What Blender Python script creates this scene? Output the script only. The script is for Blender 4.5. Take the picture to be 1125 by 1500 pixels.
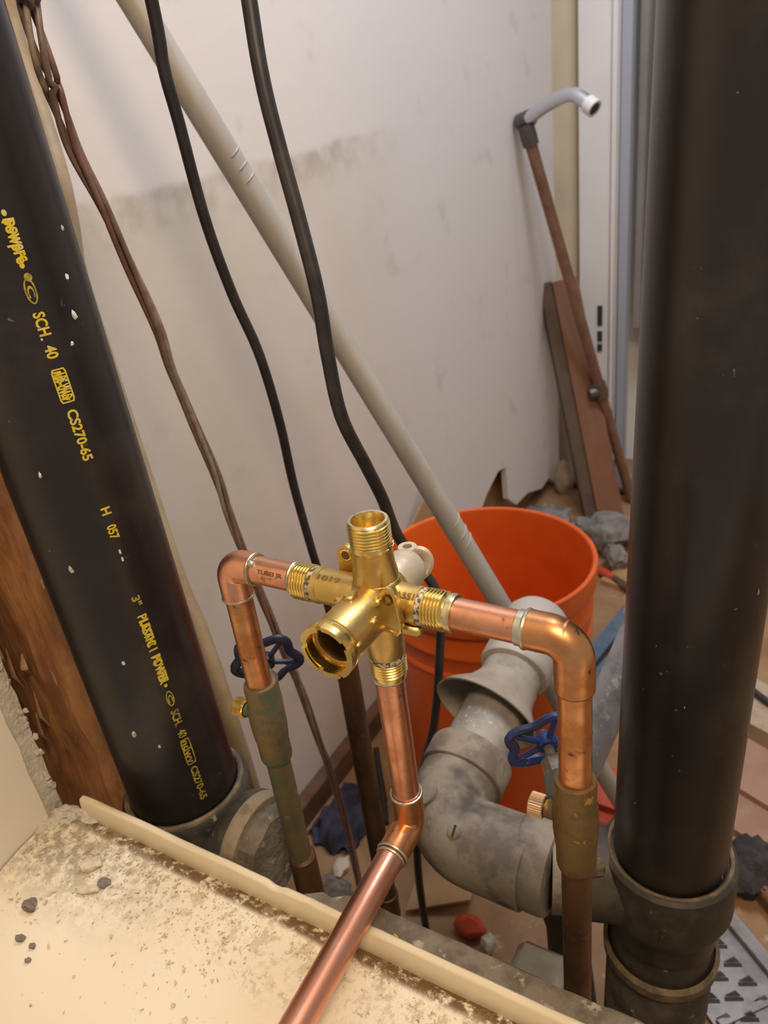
import bpy, math, random
from mathutils import Vector, Matrix, Quaternion, noise

for o in list(bpy.data.objects):
    bpy.data.objects.remove(o, do_unlink=True)
scene = bpy.context.scene
COL = scene.collection
random.seed(7)

# ---------------------------------------------------------------- camera
cam_data = bpy.data.cameras.new('camera')
cam = bpy.data.objects.new('camera', cam_data)
COL.objects.link(cam)
RIGHT = Vector((0.86292735, 0.49126717, -0.11837632))
DOWN = Vector((0.12959145, -0.44156249, -0.8878224))
FWD = Vector((-0.48842854, 0.75078568, -0.44470038))
m = Matrix.Identity(4)
for i in range(3):
    m[i][0] = RIGHT[i]; m[i][1] = -DOWN[i]; m[i][2] = -FWD[i]
m[2][3] = 0.96
cam.matrix_world = m
cam_data.sensor_fit = 'VERTICAL'
cam_data.sensor_height = 36.0
cam_data.sensor_width = 27.0
cam_data.lens = 36.0 * 1127.0 / 1500.0
cam_data.clip_start = 0.01
cam_data.dof.use_dof = True
cam_data.dof.focus_distance = 0.43
cam_data.dof.aperture_fstop = 13.0
scene.camera = cam

# ---------------------------------------------------------------- world, lights, exposure
world = bpy.data.worlds.new('world')
scene.world = world
world.use_nodes = True
bgn = world.node_tree.nodes['Background']
bgn.inputs['Color'].default_value = (1.0, 0.89, 0.78, 1)
bgn.inputs['Strength'].default_value = 0.36

def area_light(name, loc, target, size, power, color):
    d = bpy.data.lights.new(name, 'AREA')
    d.shape = 'DISK'; d.size = size; d.energy = power; d.color = color
    o = bpy.data.objects.new(name, d)
    COL.objects.link(o)
    o.location = loc
    o.rotation_euler = (Vector(target) - Vector(loc)).to_track_quat('-Z', 'Y').to_euler()
    return o
area_light('ceiling_lamp_cool', (-0.02, 1.0, 2.15), (-0.45, 1.1, 0.6), 0.6, 19, (0.80, 0.86, 1.0))
area_light('bathroom_lamp_warm', (0.30, -0.15, 1.85), (-0.30, 0.45, 0.5), 0.35, 13.5, (1.0, 0.75, 0.49))

vs = scene.view_settings
vs.view_transform = 'Standard'
vs.look = 'None'
vs.exposure = 0.0
vs.gamma = 1.0
vs.use_curve_mapping = False

# ---------------------------------------------------------------- materials
def mat(name, color, rough=0.5, metal=0.0, c2=None, nscale=20.0, lo=0.4, hi=0.65, bump=0.0, bscale=None,
        c3=None, n3=60.0, lo3=0.62, hi3=0.7, rough2=None, spec=None, stretch=None, sheen=None, coat=None):
    M = bpy.data.materials.new(name)
    M.use_nodes = True
    nt = M.node_tree
    b = nt.nodes['Principled BSDF']
    b.inputs['Base Color'].default_value = (*color, 1)
    b.inputs['Roughness'].default_value = rough
    b.inputs['Metallic'].default_value = metal
    if spec is not None: b.inputs['Specular IOR Level'].default_value = spec
    if coat is not None: b.inputs['Coat Weight'].default_value = coat
    tc = nt.nodes.new('ShaderNodeTexCoord')
    src = tc.outputs['Object']
    if stretch:
        mp = nt.nodes.new('ShaderNodeMapping')
        mp.inputs['Scale'].default_value = stretch
        nt.links.new(src, mp.inputs['Vector']); src = mp.outputs['Vector']
    def nz(scale, detail=6):
        n = nt.nodes.new('ShaderNodeTexNoise')
        n.inputs['Scale'].default_value = scale
        n.inputs['Detail'].default_value = detail
        n.inputs['Roughness'].default_value = 0.65
        nt.links.new(src, n.inputs['Vector'])
        return n.outputs['Fac']
    def ramp(f, lo, hi):
        r = nt.nodes.new('ShaderNodeMapRange')
        r.interpolation_type = 'SMOOTHSTEP'
        r.inputs['From Min'].default_value = lo; r.inputs['From Max'].default_value = hi
        nt.links.new(f, r.inputs['Value'])
        return r.outputs['Result']
    def mix(f, a, bcol):
        x = nt.nodes.new('ShaderNodeMix'); x.data_type = 'RGBA'
        nt.links.new(f, x.inputs['Factor'])
        if isinstance(a, tuple): x.inputs['A'].default_value = (*a, 1)
        else: nt.links.new(a, x.inputs['A'])
        x.inputs['B'].default_value = (*bcol, 1)
        return x.outputs['Result']
    cur = color
    if c2:
        f = ramp(nz(nscale), lo, hi)
        cur = mix(f, cur, c2)
        if rough2 is not None:
            r = nt.nodes.new('ShaderNodeMapRange')
            r.inputs['To Min'].default_value = rough; r.inputs['To Max'].default_value = rough2
            nt.links.new(f, r.inputs['Value']); nt.links.new(r.outputs['Result'], b.inputs['Roughness'])
    if c3:
        cur = mix(ramp(nz(n3, 3), lo3, hi3), cur, c3)
    if not isinstance(cur, tuple):
        nt.links.new(cur, b.inputs['Base Color'])
    if bump:
        bp = nt.nodes.new('ShaderNodeBump')
        bp.inputs['Strength'].default_value = 1.0
        bp.inputs['Distance'].default_value = bump
        nt.links.new(nz(bscale or nscale * 3), bp.inputs['Height'])
        nt.links.new(bp.outputs['Normal'], b.inputs['Normal'])
    M['nodes'] = 1
    return M

MT = {}
MT['abs'] = mat('black_abs', (.013, .009, .009), .33, c2=(.034, .027, .022), nscale=14, lo=.45, hi=.75, c3=(.13, .11, .09), n3=110, lo3=.69, hi3=.76, bump=.0002, bscale=30)
MT['abs_dusty'] = mat('dusty_black_abs', (.03, .025, .02), .55, c2=(.085, .07, .052), nscale=22, c3=(.25, .2, .14), n3=70, lo3=.66, hi3=.75, bump=.0006, bscale=60)
MT['cement'] = mat('solvent_cement', (.09, .07, .045), .6, c2=(.2, .14, .075), nscale=60, bump=.0012, bscale=120)
MT['plug_tan'] = mat('tan_rim', (.30, .24, .16), .8, c2=(.17, .13, .085), nscale=60, bump=.0008, bscale=120)
MT['yellow'] = mat('yellow_print', (.62, .47, .015), .5, c2=(.55, .5, .2), nscale=260, lo=.5, hi=.62)
MT['yellow_faded'] = mat('faded_yellow_print', (.42, .33, .03), .55, c2=(.2, .17, .06), nscale=260, lo=.45, hi=.6)
MT['white_print'] = mat('white_print', (.6, .6, .58), .6)
MT['copper'] = mat('bright_copper', (.82, .42, .27), .30, 1.0, c2=(.66, .29, .15), nscale=42, lo=.42, hi=.66, rough2=.42, c3=(.22, .08, .035), n3=70, lo3=.64, hi3=.76, bump=.00012, bscale=150)
MT['copper_new'] = mat('new_copper', (.76, .40, .30), .32, 1.0, c2=(.70, .34, .24), nscale=30, rough2=.36)
MT['copper_flux'] = mat('flux_browned_copper', (.74, .36, .16), .30, 1.0, c2=(.52, .23, .09), nscale=35, lo=.4, hi=.62, rough2=.45, c3=(.12, .05, .03), n3=80, lo3=.64, hi3=.74, bump=.00015, bscale=140)
MT['copper_old'] = mat('tarnished_copper', (.17, .085, .045), .48, .75, c2=(.10, .055, .03), nscale=30, rough2=.6, c3=(.17, .14, .08), n3=45, lo3=.6, hi3=.75)
MT['copper_green'] = mat('verdigris_copper', (.20, .15, .075), .5, .5, c2=(.12, .125, .07), nscale=28, rough2=.65, c3=(.25, .27, .2), n3=60, lo3=.64, hi3=.75, bump=.0003, bscale=80)
MT['valve_old'] = mat('verdigris_valve', (.21, .14, .06), .55, .5, c2=(.11, .125, .08), nscale=45, lo=.42, hi=.6, rough2=.7, c3=(.28, .34, .28), n3=55, lo3=.62, hi3=.74, bump=.0005, bscale=110)
MT['valve_brown'] = mat('browned_valve', (.20, .125, .045), .5, .55, c2=(.12, .075, .03), nscale=45, rough2=.65, c3=(.42, .26, .06), n3=90, lo3=.6, hi3=.72, bump=.0004, bscale=140)
MT['valve_grey'] = mat('grey_green_bonnet', (.17, .17, .155), .6, .35, c2=(.10, .125, .11), nscale=60, c3=(.3, .28, .24), n3=120, lo3=.6, hi3=.7, bump=.0005, bscale=140)
MT['brass'] = mat('cast_brass', (.70, .51, .19), .36, 1.0, c2=(.62, .43, .14), nscale=60, rough2=.40, bump=.00012, bscale=420)
MT['brass_bright'] = mat('machined_brass', (.86, .66, .24), .25, 1.0, c2=(.80, .58, .19), nscale=80, rough2=.28)
MT['brass_pale'] = mat('pale_brass', (.78, .66, .42), .3, 1.0)
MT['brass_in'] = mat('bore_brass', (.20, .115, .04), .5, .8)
MT['brass_grey'] = mat('dull_grey_brass', (.58, .51, .40), .45, .4, c2=(.50, .42, .30), nscale=70, bump=.0002, bscale=200)
MT['tape'] = mat('thread_tape_residue', (.55, .5, .36), .6, .2, c2=(.10, .075, .03), nscale=380, lo=.45, hi=.55, bump=.0004, bscale=500)
MT['solder'] = mat('solder', (.62, .58, .50), .36, .9, c2=(.45, .42, .30), nscale=150, bump=.0003, bscale=260)
MT['engrave'] = mat('stamped_ink', (.16, .07, .03), .6, .3)
MT['engrave_brass'] = mat('stamped_letter', (.25, .16, .06), .5, .8)
MT['blue'] = mat('blue_painted_handle', (.022, .05, .21), .42, c2=(.03, .04, .09), nscale=60, c3=(.28, .25, .26), n3=95, lo3=.66, hi3=.72)
MT['blue_dark'] = mat('dark_blue_handle', (.014, .022, .075), .45, c2=(.03, .028, .035), nscale=70, c3=(.12, .1, .09), n3=95, lo3=.68, hi3=.74)
MT['nut'] = mat('corroded_nut', (.30, .25, .2), .5, .5, c2=(.19, .15, .11), nscale=110, bump=.0004, bscale=200)
MT['cap_copper'] = mat('drain_cap_copper', (.62, .42, .24), .35, .9)
MT['cap_brass'] = mat('drain_cap_brass', (.62, .44, .12), .3, .95, c2=(.4, .26, .07), nscale=180)
MT['pvc_dusty'] = mat('dusty_grey_pvc', (.28, .235, .18), .7, c2=(.15, .12, .09), nscale=26, lo=.42, hi=.62, c3=(.085, .068, .052), n3=19, lo3=.52, hi3=.70, bump=.0006, bscale=110)
MT['pvc_pipe'] = mat('grey_pvc_pipe', (.36, .33, .28), .6, c2=(.22, .2, .175), nscale=26, c3=(.5, .46, .4), n3=160, lo3=.6, hi3=.72, bump=.0003, bscale=120)
MT['pvc_white'] = mat('pale_pvc', (.50, .455, .39), .5, c2=(.40, .36, .30), nscale=24, lo=.5, hi=.7)
MT['pvc_collar'] = mat('dull_tan_plastic', (.36, .315, .26), .6, c2=(.27, .235, .19), nscale=24)
MT['conduit'] = mat('grey_conduit', (.40, .375, .34), .45, c2=(.35, .325, .29), nscale=40, stretch=(1, 1, .15))
MT['galv'] = mat('galvanised_pipe', (.46, .45, .46), .5, .3, c2=(.30, .28, .29), nscale=40, c3=(.66, .64, .62), n3=70, lo3=.6, hi3=.7, bump=.0003, bscale=120)
MT['bucket'] = mat('orange_plastic', (.74, .125, .012), .42, c2=(.68, .105, .01), nscale=12)
MT['cable'] = mat('black_cable', (.02, .018, .02), .42, c2=(.035, .03, .03), nscale=60)
MT['beige'] = mat('beige_cable', (.42, .32, .20), .55, c2=(.36, .27, .16), nscale=40)
MT['wire_a'] = mat('brown_wire', (.20, .135, .105), .5, c2=(.14, .09, .07), nscale=90)
MT['wire_b'] = mat('tan_wire', (.30, .24, .18), .5, c2=(.2, .15, .11), nscale=90)
MT['wire_c'] = mat('red_wire', (.21, .10, .08), .5, c2=(.14, .08, .06), nscale=90)
MT['chrome'] = mat('dull_chrome', (.66, .67, .72), .28, .85)
MT['gun'] = mat('dark_metal', (.12, .11, .11), .45, .7)
MT['tub'] = mat('cream_enamel', (.70, .60, .41), .34, c2=(.62, .51, .31), nscale=9, lo=.4, hi=.7)
MT['grit'] = mat('plaster_grit', (.50, .43, .31), .9, c2=(.34, .29, .21), nscale=400)
MT['chip'] = mat('plaster_chip', (.66, .57, .42), .9, c2=(.5, .43, .31), nscale=120, bump=.001, bscale=200)
MT['chip_dark'] = mat('grey_mortar_chip', (.22, .19, .155), .9, c2=(.13, .11, .09), nscale=160, bump=.001, bscale=200)
MT['paper'] = mat('plasterboard_face', (.80, .73, .62), .75, c2=(.77, .70, .585), nscale=8)
MT['gypsum'] = mat('torn_gypsum', (.62, .57, .47), .95, c2=(.46, .42, .34), nscale=70, bump=.003, bscale=120)
MT['stud'] = mat('rough_stud', (.46, .205, .07), .6, c2=(.25, .10, .035), nscale=48, lo=.38, hi=.64, c3=(.55, .40, .22), n3=95, lo3=.68, hi3=.76, stretch=(1, 1, .22), bump=.004, bscale=70)
MT['splinter'] = mat('splinter', (.42, .22, .09), .8, c2=(.5, .36, .2), nscale=60)
MT['plank'] = mat('red_brown_plank', (.21, .088, .042), .6, c2=(.165, .066, .03), nscale=18, stretch=(1, 1, .15))
MT['plank_dark'] = mat('dark_plank_edge', (.115, .07, .04), .7, c2=(.085, .05, .03), nscale=20)
MT['old_wood_copper'] = mat('dull_copper', (.24, .125, .08), .5, .3, c2=(.17, .085, .05), nscale=20)
MT['board'] = mat('pink_board', (.36, .22, .15), .75, c2=(.30, .175, .115), nscale=14, c3=(.55, .45, .36), n3=28, lo3=.68, hi3=.76)
MT['board_pale'] = mat('pale_board', (.46, .37, .27), .75, c2=(.36, .26, .18), nscale=22)
MT['cardboard'] = mat('cardboard', (.42, .26, .12), .85, c2=(.34, .20, .09), nscale=12)
MT['rubble'] = mat('grey_rubble', (.27, .25, .23), .95, c2=(.15, .135, .12), nscale=30, bump=.003, bscale=60)
MT['cloth'] = mat('dark_blue_cloth', (.05, .052, .085), .9, c2=(.03, .03, .05), nscale=40, bump=.002, bscale=90)
MT['blue_tool'] = mat('blue_plastic', (.10, .15, .21), .5, c2=(.07, .11, .15), nscale=40)
MT['red_tool'] = mat('red_plastic', (.52, .07, .025), .45, c2=(.44, .055, .02), nscale=20)
MT['black_rubber'] = mat('black_fluff', (.028, .024, .024), .9, c2=(.06, .05, .05), nscale=60, bump=.003, bscale=150)
MT['handle_wood'] = mat('brown_handle', (.20, .085, .035), .55, c2=(.15, .06, .025), nscale=30)
MT['steel'] = mat('grey_steel_plate', (.30, .28, .27), .45, .6, c2=(.22, .2, .19), nscale=40)
MT['dusty_wood'] = mat('dusty_ledger', (.20, .165, .12), .95, c2=(.12, .095, .065), nscale=60, c3=(.36, .31, .23), n3=90, lo3=.6, hi3=.7, bump=.0025, bscale=120)
MT['old_wood'] = mat('old_dark_wood', (.14, .068, .035), .75, c2=(.09, .045, .025), nscale=24)
MT['cream_wall'] = mat('cream_paint', (.72, .62, .44), .7, c2=(.68, .58, .40), nscale=6)
MT['white_trim'] = mat('white_trim', (.72, .70, .68), .55, c2=(.69, .67, .64), nscale=5)
MT['grey_trim'] = mat('grey_edge', (.34, .36, .42), .5)
MT['taupe'] = mat('taupe_curtain', (.26, .235, .22), .8, c2=(.22, .2, .185), nscale=8)
MT['dark'] = mat('dark_slot', (.03, .028, .028), .8)
MT['clear'] = mat('clear_grey_plastic', (.36, .36, .34), .35, c2=(.28, .28, .27), nscale=30)

# white plasterboard with an older, dirtier field of paint below a ragged line
def wall_mat():
    M = mat('old_white_wall', (.70, .655, .62), .75, bump=.0006, bscale=35)
    nt = M.node_tree; b = nt.nodes['Principled BSDF']
    tc = nt.nodes.new('ShaderNodeTexCoord')
    sp = nt.nodes.new('ShaderNodeSeparateXYZ'); nt.links.new(tc.outputs['Object'], sp.inputs[0])
    def math_(op, a, c=None):
        n = nt.nodes.new('ShaderNodeMath'); n.operation = op
        for i, v in enumerate((a, c)):
            if v is None: continue
            if isinstance(v, (int, float)): n.inputs[i].default_value = v
            else: nt.links.new(v, n.inputs[i])
        return n.outputs[0]
    def nz(s, d=5):
        n = nt.nodes.new('ShaderNodeTexNoise'); n.inputs['Scale'].default_value = s; n.inputs['Detail'].default_value = d
        nt.links.new(tc.outputs['Object'], n.inputs['Vector']); return n.outputs['Fac']
    def sm(f, lo, hi):
        r = nt.nodes.new('ShaderNodeMapRange'); r.interpolation_type = 'SMOOTHSTEP'
        r.inputs['From Min'].default_value = lo; r.inputs['From Max'].default_value = hi
        nt.links.new(f, r.inputs['Value']); return r.outputs['Result']
    def mix(f, a, c):
        x = nt.nodes.new('ShaderNodeMix'); x.data_type = 'RGBA'; nt.links.new(f, x.inputs['Factor'])
        if isinstance(a, tuple): x.inputs['A'].default_value = (*a, 1)
        else: nt.links.new(a, x.inputs['A'])
        x.inputs['B'].default_value = (*c, 1); return x.outputs['Result']
    y, z = sp.outputs['Y'], sp.outputs['Z']
    # line z = .90 + .055*y  + noise
    line = math_('ADD', math_('MULTIPLY', y, .05), .901)
    line = math_('ADD', line, math_('MULTIPLY', math_('SUBTRACT', nz(22), .5), .02))
    below = sm(math_('SUBTRACT', line, z), -.003, .008)
    edge = math_('MULTIPLY', below, math_('SUBTRACT', 1, sm(math_('SUBTRACT', line, z), .006, .07)))
    fade = math_('SUBTRACT', 1, sm(y, .95, 1.25))
    blot = sm(nz(5), .3, .75)
    c = mix(math_('MULTIPLY', math_('MULTIPLY', below, fade), math_('ADD', math_('MULTIPLY', blot, .4), .45)), (.70, .655, .62), (.56, .50, .41))
    c = mix(math_('MULTIPLY', math_('MULTIPLY', edge, fade), math_('MULTIPLY', sm(nz(30), .35, .7), .6)), c, (.33, .29, .24))
    c = mix(math_('MULTIPLY', sm(nz(14, 8), .60, .72), .3), c, (.44, .38, .31))
    nt.links.new(c, b.inputs['Base Color'])
    return M
MT['wall'] = wall_mat()

# cream enamel with grime along the lip and scuffs
def deck_mat():
    M = mat('grimy_cream_enamel', (.80, .715, .56), .34)
    nt = M.node_tree; b = nt.nodes['Principled BSDF']
    tc = nt.nodes.new('ShaderNodeTexCoord')
    sp = nt.nodes.new('ShaderNodeSeparateXYZ'); nt.links.new(tc.outputs['Object'], sp.inputs[0])
    def nz(s, d=6):
        n = nt.nodes.new('ShaderNodeTexNoise'); n.inputs['Scale'].default_value = s; n.inputs['Detail'].default_value = d
        n.inputs['Roughness'].default_value = .7
        nt.links.new(tc.outputs['Object'], n.inputs['Vector']); return n.outputs['Fac']
    def sm(f, lo, hi):
        r = nt.nodes.new('ShaderNodeMapRange'); r.interpolation_type = 'SMOOTHSTEP'
        r.inputs['From Min'].default_value = lo; r.inputs['From Max'].default_value = hi
        nt.links.new(f, r.inputs['Value']); return r.outputs['Result']
    def mul(a, c):
        n = nt.nodes.new('ShaderNodeMath'); n.operation = 'MULTIPLY'
        for i, v in enumerate((a, c)):
            if isinstance(v, (int, float)): n.inputs[i].default_value = v
            else: nt.links.new(v, n.inputs[i])
        return n.outputs[0]
    def mix(f, a, c):
        x = nt.nodes.new('ShaderNodeMix'); x.data_type = 'RGBA'; nt.links.new(f, x.inputs['Factor'])
        if isinstance(a, tuple): x.inputs['A'].default_value = (*a, 1)
        else: nt.links.new(a, x.inputs['A'])
        x.inputs['B'].default_value = (*c, 1); return x.outputs['Result']
    y = sp.outputs['Y']; x_ = sp.outputs['X']
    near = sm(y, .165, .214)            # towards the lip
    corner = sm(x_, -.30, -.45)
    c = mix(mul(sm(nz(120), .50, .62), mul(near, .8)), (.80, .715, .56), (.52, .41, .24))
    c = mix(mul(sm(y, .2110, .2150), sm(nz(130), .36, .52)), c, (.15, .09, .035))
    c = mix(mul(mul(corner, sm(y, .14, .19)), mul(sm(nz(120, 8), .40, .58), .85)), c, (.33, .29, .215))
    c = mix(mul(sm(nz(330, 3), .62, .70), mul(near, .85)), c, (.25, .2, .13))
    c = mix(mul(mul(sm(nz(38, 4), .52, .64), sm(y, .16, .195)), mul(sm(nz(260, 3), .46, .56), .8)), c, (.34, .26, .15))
    nt.links.new(c, b.inputs['Base Color'])
    bp = nt.nodes.new('ShaderNodeBump'); bp.inputs['Distance'].default_value = .0012
    nt.links.new(mul(nz(90), near), bp.inputs['Height']); nt.links.new(bp.outputs['Normal'], b.inputs['Normal'])
    return M
MT['deck'] = deck_mat()

def floor_mat():
    return mat('dusty_subfloor', (.36, .215, .105), .85, c2=(.25, .14, .07), nscale=7, lo=.35, hi=.65, c3=(.45, .35, .24), n3=30, lo3=.6, hi3=.74, bump=.002, bscale=50)
MT['floor'] = floor_mat()

# ---------------------------------------------------------------- mesh builder
ORG = {}
def frame(axis, up=None):
    z = Vector(axis).normalized()
    a = Vector(up) if up is not None else (Vector((0, 0, 1)) if abs(z.z) < .9 else Vector((0, 1, 0)))
    x = a.cross(z)
    if x.length < 1e-6: x = Vector((1, 0, 0)).cross(z)
    x.normalize()
    y = z.cross(x)
    return x, y, z

def catmull(P, n=8):
    P = [Vector(p) for p in P]
    out = []
    for i in range(len(P) - 1):
        p0 = P[max(i - 1, 0)]; p1 = P[i]; p2 = P[i + 1]; p3 = P[min(i + 2, len(P) - 1)]
        for k in range(n):
            t = k / n
            out.append(.5 * ((2 * p1) + (p2 - p0) * t + (2 * p0 - 5 * p1 + 4 * p2 - p3) * t * t + (3 * p1 - p0 - 3 * p2 + p3) * t ** 3))
    out.append(P[-1])
    return out

class MB:
    def __init__(s): s.v = []; s.f = []
    def add(s, vs, fs):
        b = len(s.v); s.v += [Vector(v) for v in vs]; s.f += [tuple(i + b for i in f) for f in fs]; return s
    def lathe(s, prof, org, axis=(0, 0, 1), seg=32, cap=(True, True), squash=None, wob=0):
        x, y, z = frame(axis); o = Vector(org); n = seg
        vs = []; fs = []
        for (r, h) in prof:
            for k in range(n):
                a = 2 * math.pi * k / n
                rr = r * (1 + wob * math.sin(3 * a + h * 90)) if wob else r
                vs.append(o + x * (rr * math.cos(a)) + y * (rr * math.sin(a)) + z * h)
        for i in range(len(prof) - 1):
            for k in range(n):
                k2 = (k + 1) % n
                fs.append((i * n + k, i * n + k2, (i + 1) * n + k2, (i + 1) * n + k))
        if cap[0]: fs.append(tuple(reversed(range(n))))
        if cap[1]: fs.append(tuple(range((len(prof) - 1) * n, len(prof) * n)))
        return s.add(vs, fs)
    def tube(s, pts, r, seg=16, cap=True, flat=None):
        P = [Vector(p) for p in pts]; N = len(P)
        R = r if isinstance(r, (list, tuple)) else [r] * N
        T = []
        for i in range(N):
            d = P[min(i + 1, N - 1)] - P[max(i - 1, 0)]
            T.append(d.normalized())
        x, y, z = frame(T[0])
        vs = []; fs = []
        for i in range(N):
            if i:
                q = T[i - 1].rotation_difference(T[i]); x = q @ x
                x = (x - T[i] * x.dot(T[i])).normalized()
            y = T[i].cross(x)
            for k in range(seg):
                a = 2 * math.pi * k / seg
                vs.append(P[i] + x * (R[i] * math.cos(a)) + y * (R[i] * math.sin(a) * (flat or 1)))
        for i in range(N - 1):
            for k in range(seg):
                k2 = (k + 1) % seg
                fs.append((i * seg + k, i * seg + k2, (i + 1) * seg + k2, (i + 1) * seg + k))
        if cap:
            fs.append(tuple(reversed(range(seg)))); fs.append(tuple(range((N - 1) * seg, N * seg)))
        return s.add(vs, fs)
    def torus(s, org, axis, R, r, seg=40, rs=8):
        x, y, z = frame(axis); o = Vector(org); vs = []; fs = []
        for i in range(seg):
            a = 2 * math.pi * i / seg; d = x * math.cos(a) + y * math.sin(a)
            for k in range(rs):
                b = 2 * math.pi * k / rs
                vs.append(o + d * (R + r * math.cos(b)) + z * (r * math.sin(b)))
        for i in range(seg):
            for k in range(rs):
                fs.append((i * rs + k, ((i + 1) % seg) * rs + k, ((i + 1) % seg) * rs + (k + 1) % rs, i * rs + (k + 1) % rs))
        return s.add(vs, fs)
    def box(s, c, size, rot=None, bev=0):
        c = Vector(c); hx, hy, hz = [q / 2 for q in size]
        vs = []
        if bev:
            b = bev
            # chamfered box : 24 verts
            for sx in (-1, 1):
                for sy in (-1, 1):
                    for sz in (-1, 1):
                        vs.append(Vector((sx * hx, sy * (hy - b), sz * (hz - b))))
                        vs.append(Vector((sx * (hx - b), sy * hy, sz * (hz - b))))
                        vs.append(Vector((sx * (hx - b), sy * (hy - b), sz * hz)))
            def id(sx, sy, sz, a): return ((sx > 0) * 4 + (sy > 0) * 2 + (sz > 0)) * 3 + a
            fs = []
            for sg in (-1, 1):
                fs.append([id(sg, -1, -1, 0), id(sg, 1, -1, 0), id(sg, 1, 1, 0), id(sg, -1, 1, 0)][::sg])
                fs.append([id(-1, sg, -1, 1), id(-1, sg, 1, 1), id(1, sg, 1, 1), id(1, sg, -1, 1)][::sg])
                fs.append([id(-1, -1, sg, 2), id(1, -1, sg, 2), id(1, 1, sg, 2), id(-1, 1, sg, 2)][::sg])
            for a in (-1, 1):
                for b2 in (-1, 1):
                    fs.append([id(a, b2, -1, 0), id(a, b2, -1, 1), id(a, b2, 1, 1), id(a, b2, 1, 0)])
                    fs.append([id(a, -1, b2, 0), id(a, -1, b2, 2), id(a, 1, b2, 2), id(a, 1, b2, 0)])
                    fs.append([id(-1, a, b2, 1), id(-1, a, b2, 2), id(1, a, b2, 2), id(1, a, b2, 1)])
            for sx in (-1, 1):
                for sy in (-1, 1):
                    for sz in (-1, 1):
                        fs.append([id(sx, sy, sz, 0), id(sx, sy, sz, 1), id(sx, sy, sz, 2)])
        else:
            for sx in (-1, 1):
                for sy in (-1, 1):
                    for sz in (-1, 1): vs.append(Vector((sx * hx, sy * hy, sz * hz)))
            fs = [(0, 1, 3, 2), (4, 6, 7, 5), (0, 4, 5, 1), (2, 3, 7, 6), (0, 2, 6, 4), (1, 5, 7, 3)]
        if rot is not None: vs = [rot @ v for v in vs]
        return s.add([v + c for v in vs], fs)
    def prism(s, poly, axis, lo, hi):
        # poly: list of world points (coplanar-ish); extruded from lo to hi along axis
        a = Vector(axis).normalized(); n = len(poly); P = [Vector(p) for p in poly]
        vs = [p + a * lo for p in P] + [p + a * hi for p in P]
        fs = [tuple(reversed(range(n))), tuple(range(n, 2 * n))]
        for i in range(n):
            j = (i + 1) % n; fs.append((i, j, n + j, n + i))
        return s.add(vs, fs)
    def rock(s, c, size, seed=0, sub=2, rough=.35, flat=1.0):
        import bmesh
        bm = bmesh.new(); bmesh.ops.create_icosphere(bm, subdivisions=sub, radius=1)
        off = Vector((seed * 7.31, seed * 3.7, seed * 1.9)); c = Vector(c)
        vs = []
        for v in bm.verts:
            k = 1 + rough * noise.noise(v.co * 1.3 + off) + rough * .5 * noise.noise(v.co * 3.1 + off)
            p = v.co * k
            vs.append(c + Vector((p.x * size[0], p.y * size[1], p.z * size[2] * flat)))
        fs = [tuple(v.index for v in f.verts) for f in bm.faces]
        bm.free()
        return s.add(vs, fs)
    def build(s, name, mt, parent=None, org=None, smooth=True, angle=38, kind=None):
        if parent is not None: o0 = ORG[parent.name]
        elif org is not None: o0 = Vector(org)
        else:
            xs = [v.x for v in s.v]; ys = [v.y for v in s.v]; zs = [v.z for v in s.v]
            o0 = Vector(((min(xs) + max(xs)) / 2, (min(ys) + max(ys)) / 2, min(zs)))
        me = bpy.data.meshes.new(name)
        me.from_pydata([tuple(v - o0) for v in s.v], [], s.f)
        import bmesh
        bm = bmesh.new(); bm.from_mesh(me); bmesh.ops.recalc_face_normals(bm, faces=bm.faces[:]); bm.to_mesh(me); bm.free()
        if smooth:
            for p in me.polygons: p.use_smooth = True
            me.set_sharp_from_angle(angle=math.radians(angle))
        me.materials.append(MT[mt] if isinstance(mt, str) else mt)
        o = bpy.data.objects.new(name, me); COL.objects.link(o)
        if parent is not None: o.parent = parent
        else: o.location = o0
        ORG[o.name] = o0
        if kind: o['kind'] = kind
        return o

def tag(o, label, cat, group=None):
    o['label'] = label; o['category'] = cat
    if group: o['group'] = group
    return o
def thing(name, loc, label, cat, group=None):
    e = bpy.data.objects.new(name, None); COL.objects.link(e); e.location = loc; e.empty_display_size = .02
    ORG[e.name] = Vector(loc)
    return tag(e, label, cat, group)
def wobject(mt_world):   # keep material coordinates in world space for wall/deck
    return mt_world

def arc_pts(p_in, corner, p_out, rad, n=10):
    c = Vector(corner); a = (Vector(p_in) - c).normalized(); b = (Vector(p_out) - c).normalized()
    ang = a.angle(b); t = rad / math.tan(ang / 2)
    s_ = c + a * t; e = c + b * t
    ctr = c + (a + b).normalized() * (rad / math.sin(ang / 2))
    out = []
    u = s_ - ctr; q = u.rotation_difference(e - ctr)
    for i in range(n + 1):
        out.append(ctr + Quaternion().slerp(q, i / n) @ u)
    return out

def text_mesh(body, size=1.0):
    cu = bpy.data.curves.new('tmp_text', 'FONT'); cu.body = body; cu.size = size; cu.resolution_u = 3
    cu.offset = 0.03
    ob = bpy.data.objects.new('tmp_text', cu); COL.objects.link(ob)
    dg = bpy.context.evaluated_depsgraph_get()
    me = bpy.data.meshes.new_from_object(ob.evaluated_get(dg))
    vs = [v.co.copy() for v in me.vertices]; fs = [tuple(p.vertices) for p in me.polygons]
    bpy.data.objects.remove(ob, do_unlink=True); bpy.data.curves.remove(cu); bpy.data.meshes.remove(me)
    return vs, fs

# ================================================================= STRUCTURE
def structure(o): o['kind'] = 'structure'; return o
Z0 = (0, 0, 0)
mb = MB(); mb.box((-.1, 1.2, -.05), (3.2, 3.4, .1))
structure(mb.build('floor', 'floor', org=Z0))

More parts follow.
